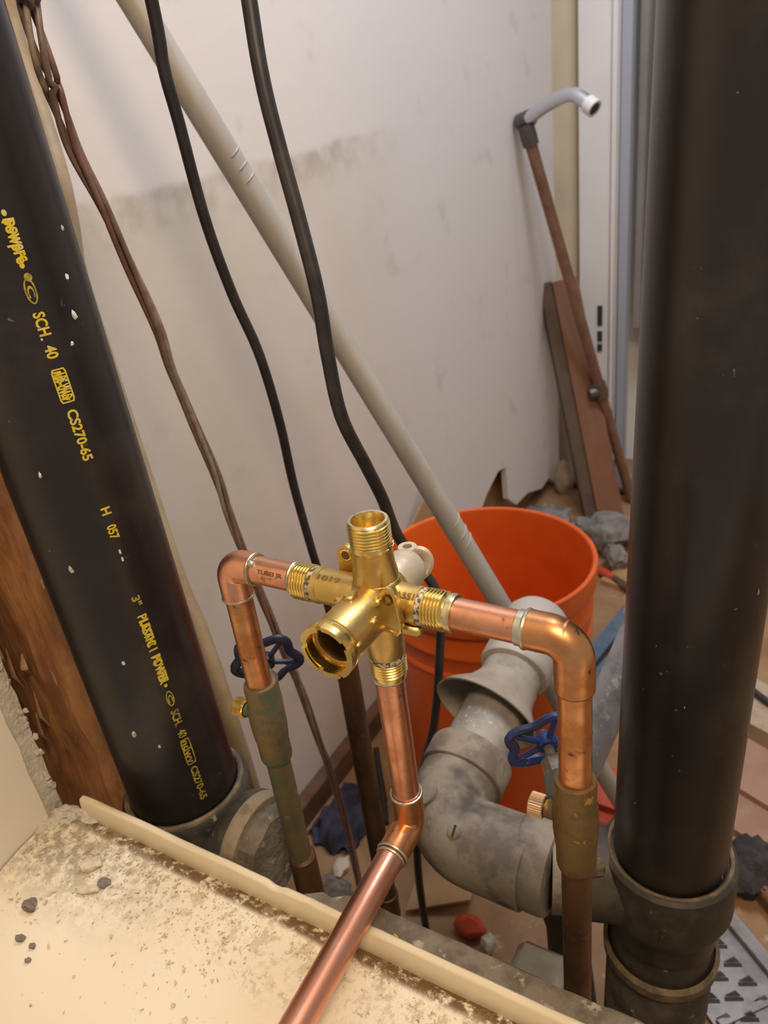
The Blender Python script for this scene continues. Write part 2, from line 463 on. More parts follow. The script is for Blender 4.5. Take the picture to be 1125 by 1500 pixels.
# left wall: plasterboard along Y with a torn bottom edge
WX = -.65
edge = [(-.6, 0), (.97, 0), (1.02, .03), (1.06, .10), (1.14, .13), (1.24, .12), (1.30, .10), (1.345, .135), (1.38, .17), (1.43, .20),
        (1.50, .225), (1.545, .215), (1.55, .13), (1.60, .09), (1.68, .085), (1.78, .05), (1.84, .055), (1.885, .02), (1.93, .02)]
poly = [(WX, y, z) for y, z in edge] + [(WX, 1.93, 2.5), (WX, -.6, 2.5)]
mb = MB(); mb.prism(poly, (-1, 0, 0), 0, .013)
structure(mb.build('wall_left', 'wall', org=Z0, smooth=False))
mb = MB(); mb.box((WX - .075, .66, 1.2), (.06, 2.7, 2.6))
structure(mb.build('wall_left_core', 'cardboard', org=Z0, smooth=False))

# far wall, door jamb and opening
mb = MB(); mb.box((-.70, 2.06, 1.25), (.20, .1, 2.5))
structure(mb.build('wall_far', 'cream_wall', org=Z0, smooth=False))
# low patched strip on the far wall
mb = MB(); mb.box((-.645, 2.004, .10), (.075, .012, .20), bev=.003); structure(mb.build('baseboard_far', 'cream_wall', org=Z0))
d1 = bpy.data.objects.new('door_1', None); COL.objects.link(d1); d1.location = (-.55, 1.97, 0); ORG['door_1'] = Vector((-.55, 1.97, 0)); d1['kind'] = 'structure'
mb = MB(); mb.box((-.555, 1.985, 1.25), (.098, .03, 2.5), bev=.003); mb.build('jamb', 'white_trim', d1)
mb = MB(); mb.box((-.518, 1.966, 1.25), (.014, .012, 2.5), bev=.003); mb.build('stop_bead', 'white_trim', d1)
mb = MB(); mb.box((-.492, 1.975, 1.25), (.024, .03, 2.5), bev=.002); mb.build('jamb_edge', 'grey_trim', d1)
for z0, h in ((.466, .05), (.413, .026), (.383, .018)):
    mb = MB(); mb.box((-.549, 1.9685, z0), (.012, .004, h)); mb.build('hinge_slot', 'dark', d1)
# hanging taupe curtain in the doorway
mb = MB()
N = 60; top = []; vs = []; fs = []
for i in range(N + 1):
    u = i / N
    for j in range(9):
        z = .42 + 2.0 * j / 8
        x = -.478 + .30 * u * (0.82 + .18 * j / 8)
        y = 2.02 + .012 * math.sin(u * 30 + .4 * math.sin(j)) + .02 * u
        vs.append((x, y, z)); vs.append((x, y + .003, z))
W = 18
for i in range(N):
    for j in range(8):
        a = i * W + j * 2
        fs.append((a, a + W, a + W + 2, a + 2)); fs.append((a + 1, a + 3, a + W + 3, a + W + 1))
mb.add(vs, fs)
tag(mb.build('curtain', 'taupe', smooth=True, angle=80), 'taupe hanging curtain in the doorway beside the white door jamb', 'curtain')
mb = MB(); mb.box((-.16, 2.16, 1.25), (.9, .04, 2.5)); structure(mb.build('wall_beyond', 'white_trim', org=Z0, smooth=False))

# tub end wall: plasterboard sheet with a torn edge
def ragged(y0, amp, seed, z0, z1, n):
    return [(y0 + amp * (noise.noise(Vector((seed, 0, i * .9))) + .5 * noise.noise(Vector((seed, 3, i * 2.3)))), z0 + (z1 - z0) * i / n) for i in range(n + 1)]
pw = bpy.data.objects.new('wall_end', None); COL.objects.link(pw); pw.location = (-.475, 0, .5); ORG['wall_end'] = Vector((-.475, 0, .5)); pw['kind'] = 'structure'
e = ragged(.2225, .0016, 2, .524, 1.9, 160)
poly = [(-.4715, -.7, .40)] + [(-.4715, .10, .45), (-.4715, .155, .492)] + [(-.4715, y, z) for y, z in e] + [(-.4715, -.7, 1.9)]
mb = MB(); mb.prism(poly, (-1, 0, 0), 0, .012); mb.build('gypsum_core', 'gypsum', pw, smooth=False)
e = ragged(.2085, .0022, 5, .53, 1.9, 60)
poly = [(-.4695, -.7, .40), (-.4695, .10, .455), (-.4695, .15, .50), (-.4695, .185, .519)] + [(-.4695, y, z) for y, z in e] + [(-.4695, -.7, 1.9)]
mb = MB(); mb.prism(poly, (-1, 0, 0), 0, .0017); mb.build('face_paper', 'paper', pw, smooth=False)
for i in range(14):
    z = .545 + random.random() * .12; y = .221 + random.uniform(-.002, .003)
    mb = MB(); mb.rock((-.4705, y, z), (.0012, .0020, .0030), i, 1, .9); mb.build('torn_paper', 'gypsum', pw, smooth=False)

# wooden stud behind the black pipe
st = thing('wood_stud', (-.555, .300, 0), 'rough orange-brown wooden stud with splintered edge behind the printed black pipe', 'stud')
mb = MB(); vs = []; fs = []
NZ = 90
cs = [(-.606, .286), (-.602, .276), (-.585, .271), (-.56, .268), (-.535, .268), (-.515, .270), (-.503, .277), (-.501, .29), (-.501, .325), (-.606, .325)]
for i in range(NZ + 1):
    z = 1.6 * i / NZ
    for k, (x, y) in enumerate(cs):
        a = .0035 * noise.noise(Vector((k * 1.7, z * 9, 4))) + .003 * noise.noise(Vector((k * 2.9, z * 24, 9)))
        if z < .66: a *= 1.8
        vs.append((x + a * .6, y + (a if k < 8 else 0), z))
n = len(cs)
for i in range(NZ):
    for k in range(n):
        fs.append((i * n + k, i * n + (k + 1) % n, (i + 1) * n + (k + 1) % n, (i + 1) * n + k))
fs += [tuple(range(n)), tuple(range(NZ * n, (NZ + 1) * n))]
mb.add(vs, fs); mb.build('timber', 'stud', st, angle=30)
for i, (x, z, l) in enumerate([(-.55, .575, .05), (-.535, .54, .045), (-.56, .60, .03), (-.545, .52, .04), (-.565, .545, .035), (-.53, .60, .025), (-.55, .64, .02)]):
    mb = MB(); mb.tube([(x, .270, z), (x + .003, .2625, z + l * .5), (x + .002, .2655, z + l)], [.0005, .0035, .0006], 6, flat=.4); mb.build('splinter', 'splinter', st)

# timber strip along the foot of the left wall
mb = MB(); mb.box((-.638, .78, .022), (.022, .62, .044), bev=.003)
structure(mb.build('baseboard_left', 'old_wood', org=Z0))

# ================================================================= BATHTUB
tub = thing('bathtub', (-.18, -.05, 0), 'cream enamelled bathtub with raised lip and grimy dust-covered deck', 'bathtub')
X0, X1 = -.468, .75
def deck_z(y):
    if y > .2: return .528
    t = (.2 - y)
    return .528 - 3.2 * t * t if t < .12 else .528 - .0461 - .768 * (t - .12) - 1.5 * (t - .12) ** 2
ys = [.222, .216, .213, .209, .2] + [.2 - .01 * i for i in range(1, 28)]
vs = []; fs = []; NX = 60
for i in range(NX + 1):
    x = X0 + (X1 - X0) * i / NX
    for j, y in enumerate(ys):
        z = max(deck_z(y), .12)
        if j == 1: z += .0025
        if j == 2: z += .0008
        z += .0006 * noise.noise(Vector((x * 30, y * 30, 0)))
        vs.append((x, y, z))
W = len(ys)
for i in range(NX):
    for j in range(W - 1):
        fs.append((i * W + j, i * W + j + 1, (i + 1) * W + j + 1, (i + 1) * W + j))
b0 = len(vs)
for i in range(NX + 1):     # underside gives the enamel shell its thickness
    x = X0 + (X1 - X0) * i / NX
    for j, y in enumerate(ys):
        vs.append((x, y, max(deck_z(y), .12) - .006))
for i in range(NX):
    for j in range(W - 1):
        fs.append((b0 + i * W + j, b0 + (i + 1) * W + j, b0 + (i + 1) * W + j + 1, b0 + i * W + j + 1))
mb = MB(); mb.add(vs, fs)
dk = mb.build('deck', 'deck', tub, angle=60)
# mapping stays in world units: move origin of the mesh data coordinates
lipz = .5455
vs = []; fs = []; NX = 240
prof = [(.2222, .524), (.2218, .5300), (.2228, lipz - .0012), (.2238, lipz), (.2268, lipz + .0003), (.2282, lipz - .001), (.2284, .515), (.2222, .515)]
for i in range(NX + 1):
    x = X0 + .022 + (X1 - X0 - .022) * i / NX
    chip = .0022 if (abs(x + .268) < .0022 or abs(x + .262) < .0012) else 0
    for k, (y, z) in enumerate(prof):
        zz = z - (chip if 2 <= k <= 5 else 0) + (.0003 * noise.noise(Vector((x * 40, k, 0))))
        if x < -.43: zz -= (0.02 * ((-.43 - x) / .03) ** 2 * .25 if k in (2, 3, 4, 5) else 0)
        vs.append((x, y + .0004 * noise.noise(Vector((x * 25, 5, 0))), zz))
n = len(prof)
for i in range(NX):
    for k in range(n):
        fs.append((i * n + k, i * n + (k + 1) % n, (i + 1) * n + (k + 1) % n, (i + 1) * n + k))
fs += [tuple(range(n)), tuple(range(NX * n, (NX + 1) * n))]
mb = MB(); mb.add(vs, fs); mb.build('lip', 'tub', tub, angle=50)
mb = MB(); mb.box((.14, -.072, .06), (X1 - X0, .05, .12)); mb.build('basin_floor', 'tub', tub)
mb = MB(); mb.box((.14, .216, .26), (X1 - X0, .008, .52)); mb.build('back_skirt', 'tub', tub)

# dusty ledger behind the lip
mb = MB(); vs = []; fs = []; NX, NY = 120, 8
for i in range(NX + 1):
    x = -.268 + .80 * i / NX
    for j in range(NY + 1):
        wf = min(1.0, .12 + (i / NX) * 14 + .1 * math.sin(i * 2.1)); y = .2295 + .021 * wf * j / NY + (.0035 * noise.noise(Vector((x * 30, 2, 0))) if j == NY else 0)
        z = .5315 + .0022 * noise.noise(Vector((x * 60, y * 60, 1))) - (.004 if j == NY else 0)
        vs.append((x, y, z))
W = NY + 1
for i in range(NX):
    for j in range(NY): fs.append((i * W + j, i * W + j + 1, (i + 1) * W + j + 1, (i + 1) * W + j))
b0 = len(vs)
for i in range(NX + 1):
    x = -.268 + .80 * i / NX
    wf = min(1.0, .12 + (i / NX) * 14); vs += [(x, .2295, .44), (x, .2295 + .0185 * wf, .44)]
for i in range(NX):
    fs.append((i * W + NY, b0 + i * 2 + 1, b0 + i * 2 + 3, (i + 1) * W + NY))
    fs.append((i * W, (i + 1) * W, b0 + i * 2 + 2, b0 + i * 2)); fs.append((b0 + i * 2, b0 + i * 2 + 2, b0 + i * 2 + 3, b0 + i * 2 + 1))
fs.append(tuple([j for j in range(W)] + [b0 + 1, b0])); fs.append(tuple([NX * W + j for j in range(W)] + [b0 + NX * 2 + 1, b0 + NX * 2]))
mb.add(vs, fs)
tag(mb.build('ledger_board', 'dusty_wood', angle=50), 'dusty grey ledger board running behind the bathtub lip', 'board')
mb = MB(); mb.rock((-.1835, .2335, .5345), (.0022, .0016, .003), 3, 1, .5)
tag(mb.build('yellow_crumb', 'yellow'), 'tiny yellow crumb on the dusty ledger behind the bathtub lip', 'crumb')

# ================================================================= BLACK ABS PIPES
LX, LY, LR = -.413, .290, .0425
lp = thing('drain_stack', (LX, LY, 0), 'black plastic drain pipe with yellow printed lettering at the left', 'pipe', None)
mb = MB(); mb.lathe([(LR, .40), (LR, 1.75)], (LX, LY, 0), seg=64); mb.build('pipe', 'abs', lp)
ft = MB(); ft.lathe([(LR + .0004, .507), (LR + .0055, .509), (LR + .0078, .506), (LR + .0085, .500), (LR + .0085, .455), (LR + .0055, .443), (LR + .004, .30), (LR + .004, .0)], (LX, LY, 0), seg=64)
fo = ft.build('tee_fitting', 'abs_dusty', lp)
mb = MB(); mb.torus((LX, LY, .5085), (0, 0, 1), LR + .0032, .0026, 64); mb.build('cement_bead', 'cement', fo)
# side outlet with a dusty faceted plug
mb = MB(); mb.lathe([(.034, 0), (.034, .022), (.039, .032), (.040, .036), (.040, .052), (.036, .053)], (LX + .02, LY, .470), (1, 0, 0), seg=40); mb.build('side_outlet', 'abs_dusty', lp)
mb = MB(); mb.lathe([(.030, .0), (.0365, .001), (.0365, .010), (.033, .014), (0, .0145)], (LX + .073, LY, .470), (1, 0, 0), seg=8, cap=(True, False))
pl = mb.build('outlet_plug', 'dusty_wood', lp, angle=20)
mb = MB(); mb.lathe([(.0402, 0), (.0410, .002), (.0410, .011), (.0402, .013)], (LX + .061, LY, .470), (1, 0, 0), seg=40); mb.build('plug_rim', 'plug_tan', lp)

def wrap_text(body, z_start, z_end, height, phi, mt, name='lettering', centre=0.0, parent=lp, ox=LX, oy=LY, R=LR):
    vs, fs = text_mesh(body)
    x0 = min(v.x for v in vs); x1 = max(v.x for v in vs); y0 = min(v.y for v in vs); y1 = max(v.y for v in vs)
    mb = MB(); out = []
    for v in vs:
        u = (v.x - x0) / (x1 - x0); w = (v.y - y0) / (y1 - y0) - .5
        z = z_start + (z_end - z_start) * u
        a = math.radians(phi(z)) + (w * height + centre) / R
        out.append((ox + (R + .00025) * math.cos(a), oy + (R + .00025) * math.sin(a), z))
    mb.add(out, fs)
    return mb.build(name, mt, parent, smooth=False)
def sz(z): return z
PHI = lambda z: -23.8 + (.94 - z) / .42 * 3.0
H = .0066
def patch(z_a, z_b, h, mt, name='lettering', centre=0.0, shape='box', thick=None):
    """outline or solid mark rolled onto the pipe"""
    mb = MB(); out = []; fs = []
    n = 28
    ring = []
    for i in range(n):
        t = 2 * math.pi * i / n
        if shape == 'oval': u, w = .5 + .5 * math.cos(t), .5 * math.sin(t)
        else:
            q = max(abs(math.cos(t)), abs(math.sin(t))); u, w = .5 + .5 * math.cos(t) / q, .5 * math.sin(t) / q
        ring.append((u, w))
    def pos(u, w):
        z = z_a + (z_b - z_a) * u; a = math.radians(PHI(z)) + (w * h + centre) / LR
        return (LX + (LR + .0003) * math.cos(a), LY + (LR + .0003) * math.sin(a), z)
    if thick is None:
        mb.add([pos(u, w) for u, w in ring], [tuple(range(n))])
    else:
        L = abs(z_b - z_a)
        inn = [(.5 + (u - .5) * (1 - 2 * thick / L), w * (1 - 2 * thick / h)) for u, w in ring]
        mb.add([pos(u, w) for u, w in ring] + [pos(u, w) for u, w in inn], [(i, (i + 1) % n, n + (i + 1) % n, n + i) for i in range(n)])
    return mb.build(name, mt, lp, smooth=False)

T = lambda b, a, c, mt='yellow', h=H, ce=0.0: wrap_text(b, sz(a), sz(c), h, PHI, mt, centre=ce)
T('bowpre', .940, .917, h=.0078); T('powerc', .939, .918, h=.0066, ce=.0006)
patch(.9445, .9412, .0026, 'yellow', 'print_dot', shape='oval'); patch(.9175, .9145, .0026, 'yellow', 'print_dot', shape='oval')
patch(.9095, .8955, .0062, 'yellow_faded', 'print_emblem', shape='oval', thick=.0009); T('C', .9055, .899, 'yellow_faded', h=.0036)
patch(.9120, .9075, .0042, 'yellow_faded', 'print_dot', shape='oval', centre=.001)
T('SCH', .891, .878); patch(.8772, .8758, .0011, 'white_print', 'print_dot', shape='oval', centre=-.0028); T('40', .8725, .865)
patch(.8590, .8388, .0084, 'yellow', 'print_frame', thick=.0008); T('nsf-dwv', .8575, .840, h=.0072); T('ABS WAD', .857, .841, h=.0064, ce=.0004)
T('CS270-65', .8345, .8024, 'yellow', h=.0064)
T('H', .7705, .7655, h=.0058); T('057', .7583, .7485, h=.0062)
for a, b in ((.7405, .7375), (.7350, .7320)): patch(a, b, .0012, 'white_print', 'print_dash')
T('3"', .7055, .698, 'yellow_faded', h=.0058)
T('PLASTIC I', .6905, .6617, h=.0064); T('LEXANI', .686, .666, h=.0058, ce=.0004)
T('POWER', .6575, .6335, h=.0068); T('HOWPRE', .6565, .6345, h=.006, ce=.0004)
patch(.6328, .6302, .0024, 'yellow', 'print_dot', shape='oval')
patch(.6265, .6135, .0056, 'yellow_faded', 'print_emblem', shape='oval', thick=.0009); T('C', .623, .6165, 'yellow_faded', h=.0034)
T('SCH.', .6095, .5956, 'yellow_faded', h=.0062); T('40', .5914, .5845, 'yellow_faded', h=.0062)
patch(.5825, .5589, .0072, 'yellow_faded', 'print_frame', thick=.0008); T('ndwv', .5815, .560, 'yellow_faded', h=.0058)
T('CS270-65', .5561, .5237, 'yellow_faded', h=.0058)
lp.rotation_euler.y = -.03; lp.location.x += .03 * .5
# paint flecks stuck to the pipe
for i, (z, ph, w) in enumerate([(.905, 8, .0022), (.885, 3, .003), (.87, -6, .0018), (.80, -62, .0026), (.735, -66, .0035), (.60, -64, .003), (.93, 20, .0016), (.66, -50, .002), (.585, -45, .002)]):
    a = math.radians(ph)
    mb = MB(); mb.rock((LX + (LR + .0002) * math.cos(a), LY + (LR + .0002) * math.sin(a), z), (w * .5, w * .5, w * .9), i, 1, .7); mb.build('paint_fleck', 'white_print' if i < 4 else 'gypsum', lp)

RX, RY, RR = -.066, .435, .0412
rp = thing('vent_stack', (RX, RY, 0), 'plain glossy black plastic stack pipe at the right', 'pipe')
mb = MB(); mb.lathe([(RR, .36), (RR, 1.75)], (RX, RY, 0), seg=64); mb.build('pipe', 'abs', rp)
mb = MB(); mb.lathe([(RR + .0004, .4425), (RR + .0045, .4445), (RR + .0075, .442), (RR + .0085, .436), (RR + .0085, .398), (RR + .004, .385), (RR - .002, .376), (RR - .002, .335), (RR + .001, .331), (RR + .001, .0)], (RX, RY, 0), seg=64)
to = mb.build('tee_fitting', 'abs_dusty', rp)
mb = MB(); mb.torus((RX, RY, .4445), (0, 0, 1), RR + .003, .0018, 64); mb.build('cement_bead', 'cement', to)
mb = MB(); mb.lathe([(RR, .322), (RR + .004, .324), (RR + .0045, .333), (RR + .001, .336)], (RX, RY, 0), seg=64, cap=(False, False)); mb.build('lower_band', 'cement', to)
BR0 = Vector((RX, RY, .408)); BRD = Vector((-.1577, .404, .412)) - BR0; BRL = BRD.length; BRN = BRD.normalized()
mb = MB(); mb.lathe([(.036, .02), (.036, .062), (.0345, .066)], BR0, BRN, seg=40); mb.build('side_branch', 'abs_dusty', rp)
mb = MB(); mb.rock(BR0 + BRN * .058 + Vector((0.006, -.020, .030)), (.009, .006, .012), 5, 2, .5); mb.build('cement_smear', 'cement', rp)
mb = MB(); mb.rock(BR0 + BRN * .052 + Vector((-.004, -.016, .033)), (.006, .005, .006), 8, 2, .6); mb.build('clear_fleck', 'clear', rp)
for i, (z, ph, w) in enumerate([(.62, -82, .002), (.70, -30, .004), (.58, -8, .003), (.52, -120, .0015), (.45, -20, .004), (.66, -110, .0012)]):
    a = math.radians(ph)
    mb = MB(); mb.rock((RX + (RR + .0001) * math.cos(a), RY + (RR + .0001) * math.sin(a), z), (w * .2, w * .25, w * .55), i, 1, .8); mb.build('dust_fleck', 'plug_tan', rp)

rp.rotation_euler.y = .021; rp.location.x -= .021 * .42
# ================================================================= GREY DRAIN ASSEMBLY
gd = thing('drain_elbow_assembly', (-.24, .42, 0), 'dusty grey plastic drain elbow and pipe joined to the right black stack', 'pipe')
E1 = BR0 + BRN * (BRL + .012)
Q0 = Vector((-.2517, .4716, .424)); Q1 = Vector((-.2490, .6650, .462))
BK = (Q1 - Q0).normalized()
CORN = Vector((-.2525, .404, .413)) 
mb = MB()
path = [BR0 + BRN * .105] + arc_pts(E1, CORN, Q0, .040, 14) + [Q0 - BK * .005]
mb.tube(path, [.0365] * len(path), 40); el = mb.build('elbow', 'pvc_dusty', gd)
d0 = (path[1] - path[0]).normalized()
mb = MB(); mb.lathe([(.034, 0), (.0385, .001), (.0395, .004), (.0395, .026), (.0375, .030), (.036, .031)], BR0 + BRN * .084, d0, seg=40); mb.build('elbow_hub', 'pvc_dusty', gd)
mb = MB(); mb.lathe([(.036, 0), (.0395, .002), (.0400, .005), (.0400, .026), (.0385, .029), (.031, .030)], Q0 - BK * .018, BK, seg=40); mb.build('elbow_hub', 'pvc_dusty', gd)
mb = MB(); mb.lathe([(.0335, 0), (.0335, .03)], BR0 + BRN * .058, BRN, seg=40); mb.build('pipe_stub', 'pvc_dusty', gd)
# moulded bosses on the elbow back
mb = MB(); mb.lathe([(.011, -.004), (.011, .0014), (.0095, .002), (.0, .0022)], (path[9] + Vector((-.016, -.010, .0315))), Vector((-.45, -.25, .9)), seg=24, cap=(True, False)); bo = mb.build('moulded_boss', 'pvc_dusty', el)
mb = MB(); mb.lathe([(.0062, -.006), (.0062, .001), (.0052, .0018), (.0, .002)], (path[4] + Vector((.004, -.021, .0305))), Vector((0, -.55, .83)), seg=20, cap=(True, False)); mb.build('moulded_boss', 'pvc_dusty', el)
mb = MB(); mb.box(path[4] + Vector((.004, -.0222, .0323)), (.0018, .0095, .001), rot=Matrix.Rotation(math.radians(33), 3, 'X')); mb.build('boss_slot', 'dark', el)
# straight pipe and coupling
mb = MB(); mb.lathe([(.0305, 0), (.0305, (Q1 - Q0).length - .01)], Q0, BK, seg=40); mb.build('drain_pipe', 'pvc_pipe', gd)
L = (Q1 - Q0).length
mb = MB(); mb.lathe([(.0310, L - .082), (.0355, L - .081), (.0370, L - .078), (.0365, L - .018), (.035, L - .006), (.030, L + .003), (.020, L + .010), (.0, L + .013)], Q0, BK, seg=40, cap=(True, False)); mb.build('end_coupling', 'pvc_white', gd)
# flared loose collar hanging on the pipe
cx_, cy_, cz_ = frame(BK)
mb = MB(); vs = []; fs = []; n = 48
off = Vector((-.007, 0, .001))
pr = [(.0315, .086, 0.0), (.0325, .080, .15), (.037, .068, .5), (.0465, .056, .9), (.0525, .046, 1.0), (.0508, .0455, 1.0), (.045, .056, .9), (.0355, .069, .5), (.0312, .079, .15)]
for (r, h, k) in pr:
    for i in range(n):
        a = 2 * math.pi * i / n
        rr = r * (1 + (.03 * math.sin(2 * a + 1) if k > .6 else 0))
        vs.append(Q0 + BK * (h + .012 + .006 * k * math.sin(a + 2.2)) + off * k + cx_ * (rr * math.cos(a)) + cy_ * (rr * math.sin(a)))
for j in range(len(pr) - 1):
    for i in range(n): fs.append((j * n + i, j * n + (i + 1) % n, (j + 1) * n + (i + 1) % n, (j + 1) * n + i))
mb.add(vs, fs)
tag(mb.build('flared_collar', 'pvc_collar', angle=60), 'pale flared plastic collar hanging loose around the grey drain pipe', 'collar')
# small black fitting and strap below the elbow
mb = MB(); mb.tube([(-.155, .415, .37), (-.150, .44, .30), (-.146, .45, .16), (-.144, .45, .0)], [.014, .018, .022, .024], 20)
tag(mb.build('floor_pipe', 'abs_dusty'), 'dusty dark pipe standing under the grey drain elbow', 'pipe')

# ================================================================= GALVANISED PIPE, CONDUIT
gp = thing('galvanised_pipe', (-.18, .50, .36), 'speckled grey galvanised pipe leaning behind the right black stack', 'pipe')
A = Vector((-.163, .535, .400)); B = Vector((-.110, .640, .585))
gdn = (B - A).normalized()
mb = MB(); mb.lathe([(.0125, -.012), (.0172, -.004), (.0178, .006), (.0178, .10), (.0172, .105), (.0172, (B - A).length)], A, gdn, seg=32); mb.build('pipe_body', 'galv', gp)
mb = MB(); mb.lathe([(.0172, .148), (.0205, .150), (.0205, .172), (.0172, .174)], A, gdn, seg=32); mb.build('collar', 'galv', gp)
mb = MB(); mb.tube([A - gdn * .01, A - gdn * .05 + Vector((0, -.012, 0)), A - gdn * .085 + Vector((-.004, -.03, 0.01))], [.008, .0075, .0075], 16); mb.build('tail_rod', 'chrome', gp)
hk = A + gdn * .205 + Vector((-.018, .006, .0))
mb = MB(); mb.torus(hk, Vector((.7, -.5, .2)), .0115, .0035, 28, 8); mb.build('hook_ring', 'galv', gp)

CT = Vector((-.5136, .5307, 1.0708)); CL = Vector((-.2012, .7553, .1625))
cd = (CL - CT).normalized()
c_top = CT - cd * .35; c_bot = CL + cd * ((.1625 - .008) / -cd.z)
co = thing('conduit', (c_bot.x, c_bot.y, 0), 'long grey plastic conduit slanting across in front of the white wall', 'conduit')
Lc = (c_bot - c_top).length
CR = .0118
mb = MB(); mb.lathe([(CR - .002, 0), (CR, .001), (CR, Lc - .001), (CR - .002, Lc)], c_top, cd, seg=32); mb.build('tube', 'conduit', co)
for u in (.126, .138, .149):
    p = CT + (CL - CT) * u
    fx, fy, fz = frame(cd)
    view = (Vector((0, 0, .96)) - p); view -= cd * view.dot(cd); view.normalize()
    side = cd.cross(view).normalized()
    dr = (view * .6 - side * .8).normalized()
    if dr.x < 0: dr = (view * .6 + side * .8).normalized()
    pts = []
    for k in range(9):
        a = math.radians(-50 + 100 * k / 8)
        d2 = dr * math.cos(a) + cd.cross(dr) * math.sin(a)
        pts.append(p + d2 * (CR * 1.0) + cd * (.006 * k / 8))
    mb = MB(); mb.tube(pts, [.0002] + [.0011] * 7 + [.0002], 8); mb.build('clamp_dent', 'conduit', co)
for u in (.543, .560, .572):
    p = CT + (CL - CT) * u
    view = (Vector((0, 0, .96)) - p); view -= cd * view.dot(cd); view.normalize()
    side = cd.cross(view).normalized()
    dr = (view * .7 + side * .7) if side.x > 0 else (view * .7 - side * .7)
    dr.normalize(); pts = []
    for k in range(9):
        a = math.radians(-55 + 110 * k / 8)
        d2 = dr * math.cos(a) + cd.cross(dr) * math.sin(a)
        pts.append(p + d2 * CR + cd * (.008 * k / 8))
    mb = MB(); mb.tube(pts, [.0002] + [.0010] * 7 + [.0002], 8); mb.build('clamp_dent', 'conduit', co)

# ================================================================= BUCKET
BX, BY = -.400, .858
bk = thing('bucket', (BX, BY, 0), 'large orange plastic bucket standing on the floor behind the brass valve', 'bucket')
Rt, Rb, Hb = .1525, .132, .404
prof = [(0, .004), (Rb - .006, .004), (Rb - .001, .0), (Rb, .004), (Rb + .006, .10), (Rt - .008, .285), (Rt - .007, .297), (Rt - .004, .300), (Rt - .004, .305), (Rt - .0065, .308), (Rt - .006, .330), (Rt - .0035, .333), (Rt - .0035, .338), (Rt - .0055, .341),
        (Rt - .0045, .368), (Rt, .371), (Rt + .0020, .376), (Rt + .0015, Hb - .001), (Rt - .0005, Hb), (Rt - .0045, Hb - .001), (Rt - .006, Hb - .008), (Rb + .003, .10), (Rb - .003, .010), (0, .009)]
mb = MB(); mb.lathe(prof, (BX, BY, 0), seg=96, cap=(False, False)); mb.build('pail', 'bucket', bk, angle=40)
mb = MB(); mb.torus((BX, BY, Hb - .002), (0, 0, 1), Rt - .001, .0032, 96, 10); mb.build('rim', 'bucket', bk)
for sgn in (-1, 1):
    a = math.radians(35)
    px, py = BX + sgn * (Rt + .002) * math.cos(a), BY + sgn * (Rt + .002) * math.sin(a)
    mb = MB(); mb.lathe([(.012, -.004), (.012, .004), (.009, .006), (0, .0065)], (px, py, .345), (sgn * math.cos(a), sgn * math.sin(a), 0), seg=20, cap=(True, False)); mb.build('handle_ear', 'bucket', bk)
pts = []
for k in range(25):
    t = math.pi * k / 24; a = math.radians(35); rr = Rt + .008
    base = Vector((math.cos(a), math.sin(a), 0)) * (rr * math.cos(t)); sd = Vector((-math.sin(a), math.cos(a), 0)) * (rr * math.sin(t) * 1.0)
    pts.append(Vector((BX, BY, .345 - .13 * math.sin(t))) + base + sd)
mb = MB(); mb.tube(pts, .0022, 8); mb.build('wire_handle', 'chrome', bk)

# ================================================================= BRASS MIXING VALVE
VX, VY, VZ = -.1978, .288, .7364
V = Vector((VX, VY, VZ))
mv = thing('mixing_valve', (VX, VY, VZ - .054), 'gold brass shower mixing valve with threaded ports in the centre', 'valve')
def thread(prof_r, h0, h1, pitch=.0018, depth=.0009):
    out = []; n = int(abs(h1 - h0) / pitch); sgn = 1 if h1 > h0 else -1
    for i in range(n):
        h = h0 + sgn * i * pitch
        out += [(prof_r - depth, h), (prof_r, h + sgn * pitch * .35), (prof_r, h + sgn * pitch * .6), (prof_r - depth, h + sgn * pitch * .95)]
    return out
# hub of the casting
mb = MB(); mb.lathe([(.0, -.019), (.008, -.018), (.0125, -.014), (.0142, -.006), (.0142, .006), (.0125, .013), (.008, .016), (0, .017)], V, (0, 0, 1), seg=40, cap=(False, False))
mb.build('body', 'brass', mv)
# top port
mb = MB(); mb.lathe([(.0125, .0), (.0122, .016), (.0112, .022), (.0108, .031), (.0112, .032)], V, seg=40); mb.build('top_port', 'brass', mv)
pr = [(.0104, .0305), (.0112, .0315), (.0111, .0345)] + thread(.0113, .0350, .0462) + [(.0108, .0466), (.0104, .0470), (.0088, .0470), (.0085, .0465), (.0083, .02), (0, .02)]
mb = MB(); mb.lathe(pr, V, seg=48, cap=(True, False)); tp = mb.build('top_thread', 'brass_bright', mv)
mb = MB(); mb.lathe([(.0104, .0466), (.0106, .0472), (.0103, .0475), (.0090, .0475), (.0088, .0471)], V, seg=48, cap=(False, False)); mb.build('port_rim', 'brass_pale', tp)
for i in range(26):   # teflon frays under the thread
    a = random.uniform(0, 6.28); r = .0111; h = .0325 + random.uniform(-.002, .0015)
    p = V + Vector((r * math.cos(a), r * math.sin(a), h))
    mb = MB(); mb.tube([p, p + Vector((math.cos(a) * .0002 - math.sin(a) * .0025, math.sin(a) * .0002 + math.cos(a) * .0025, random.uniform(-.0012, .0012)))], .00025, 5); mb.build('tape_fray', 'brass_pale', mv)
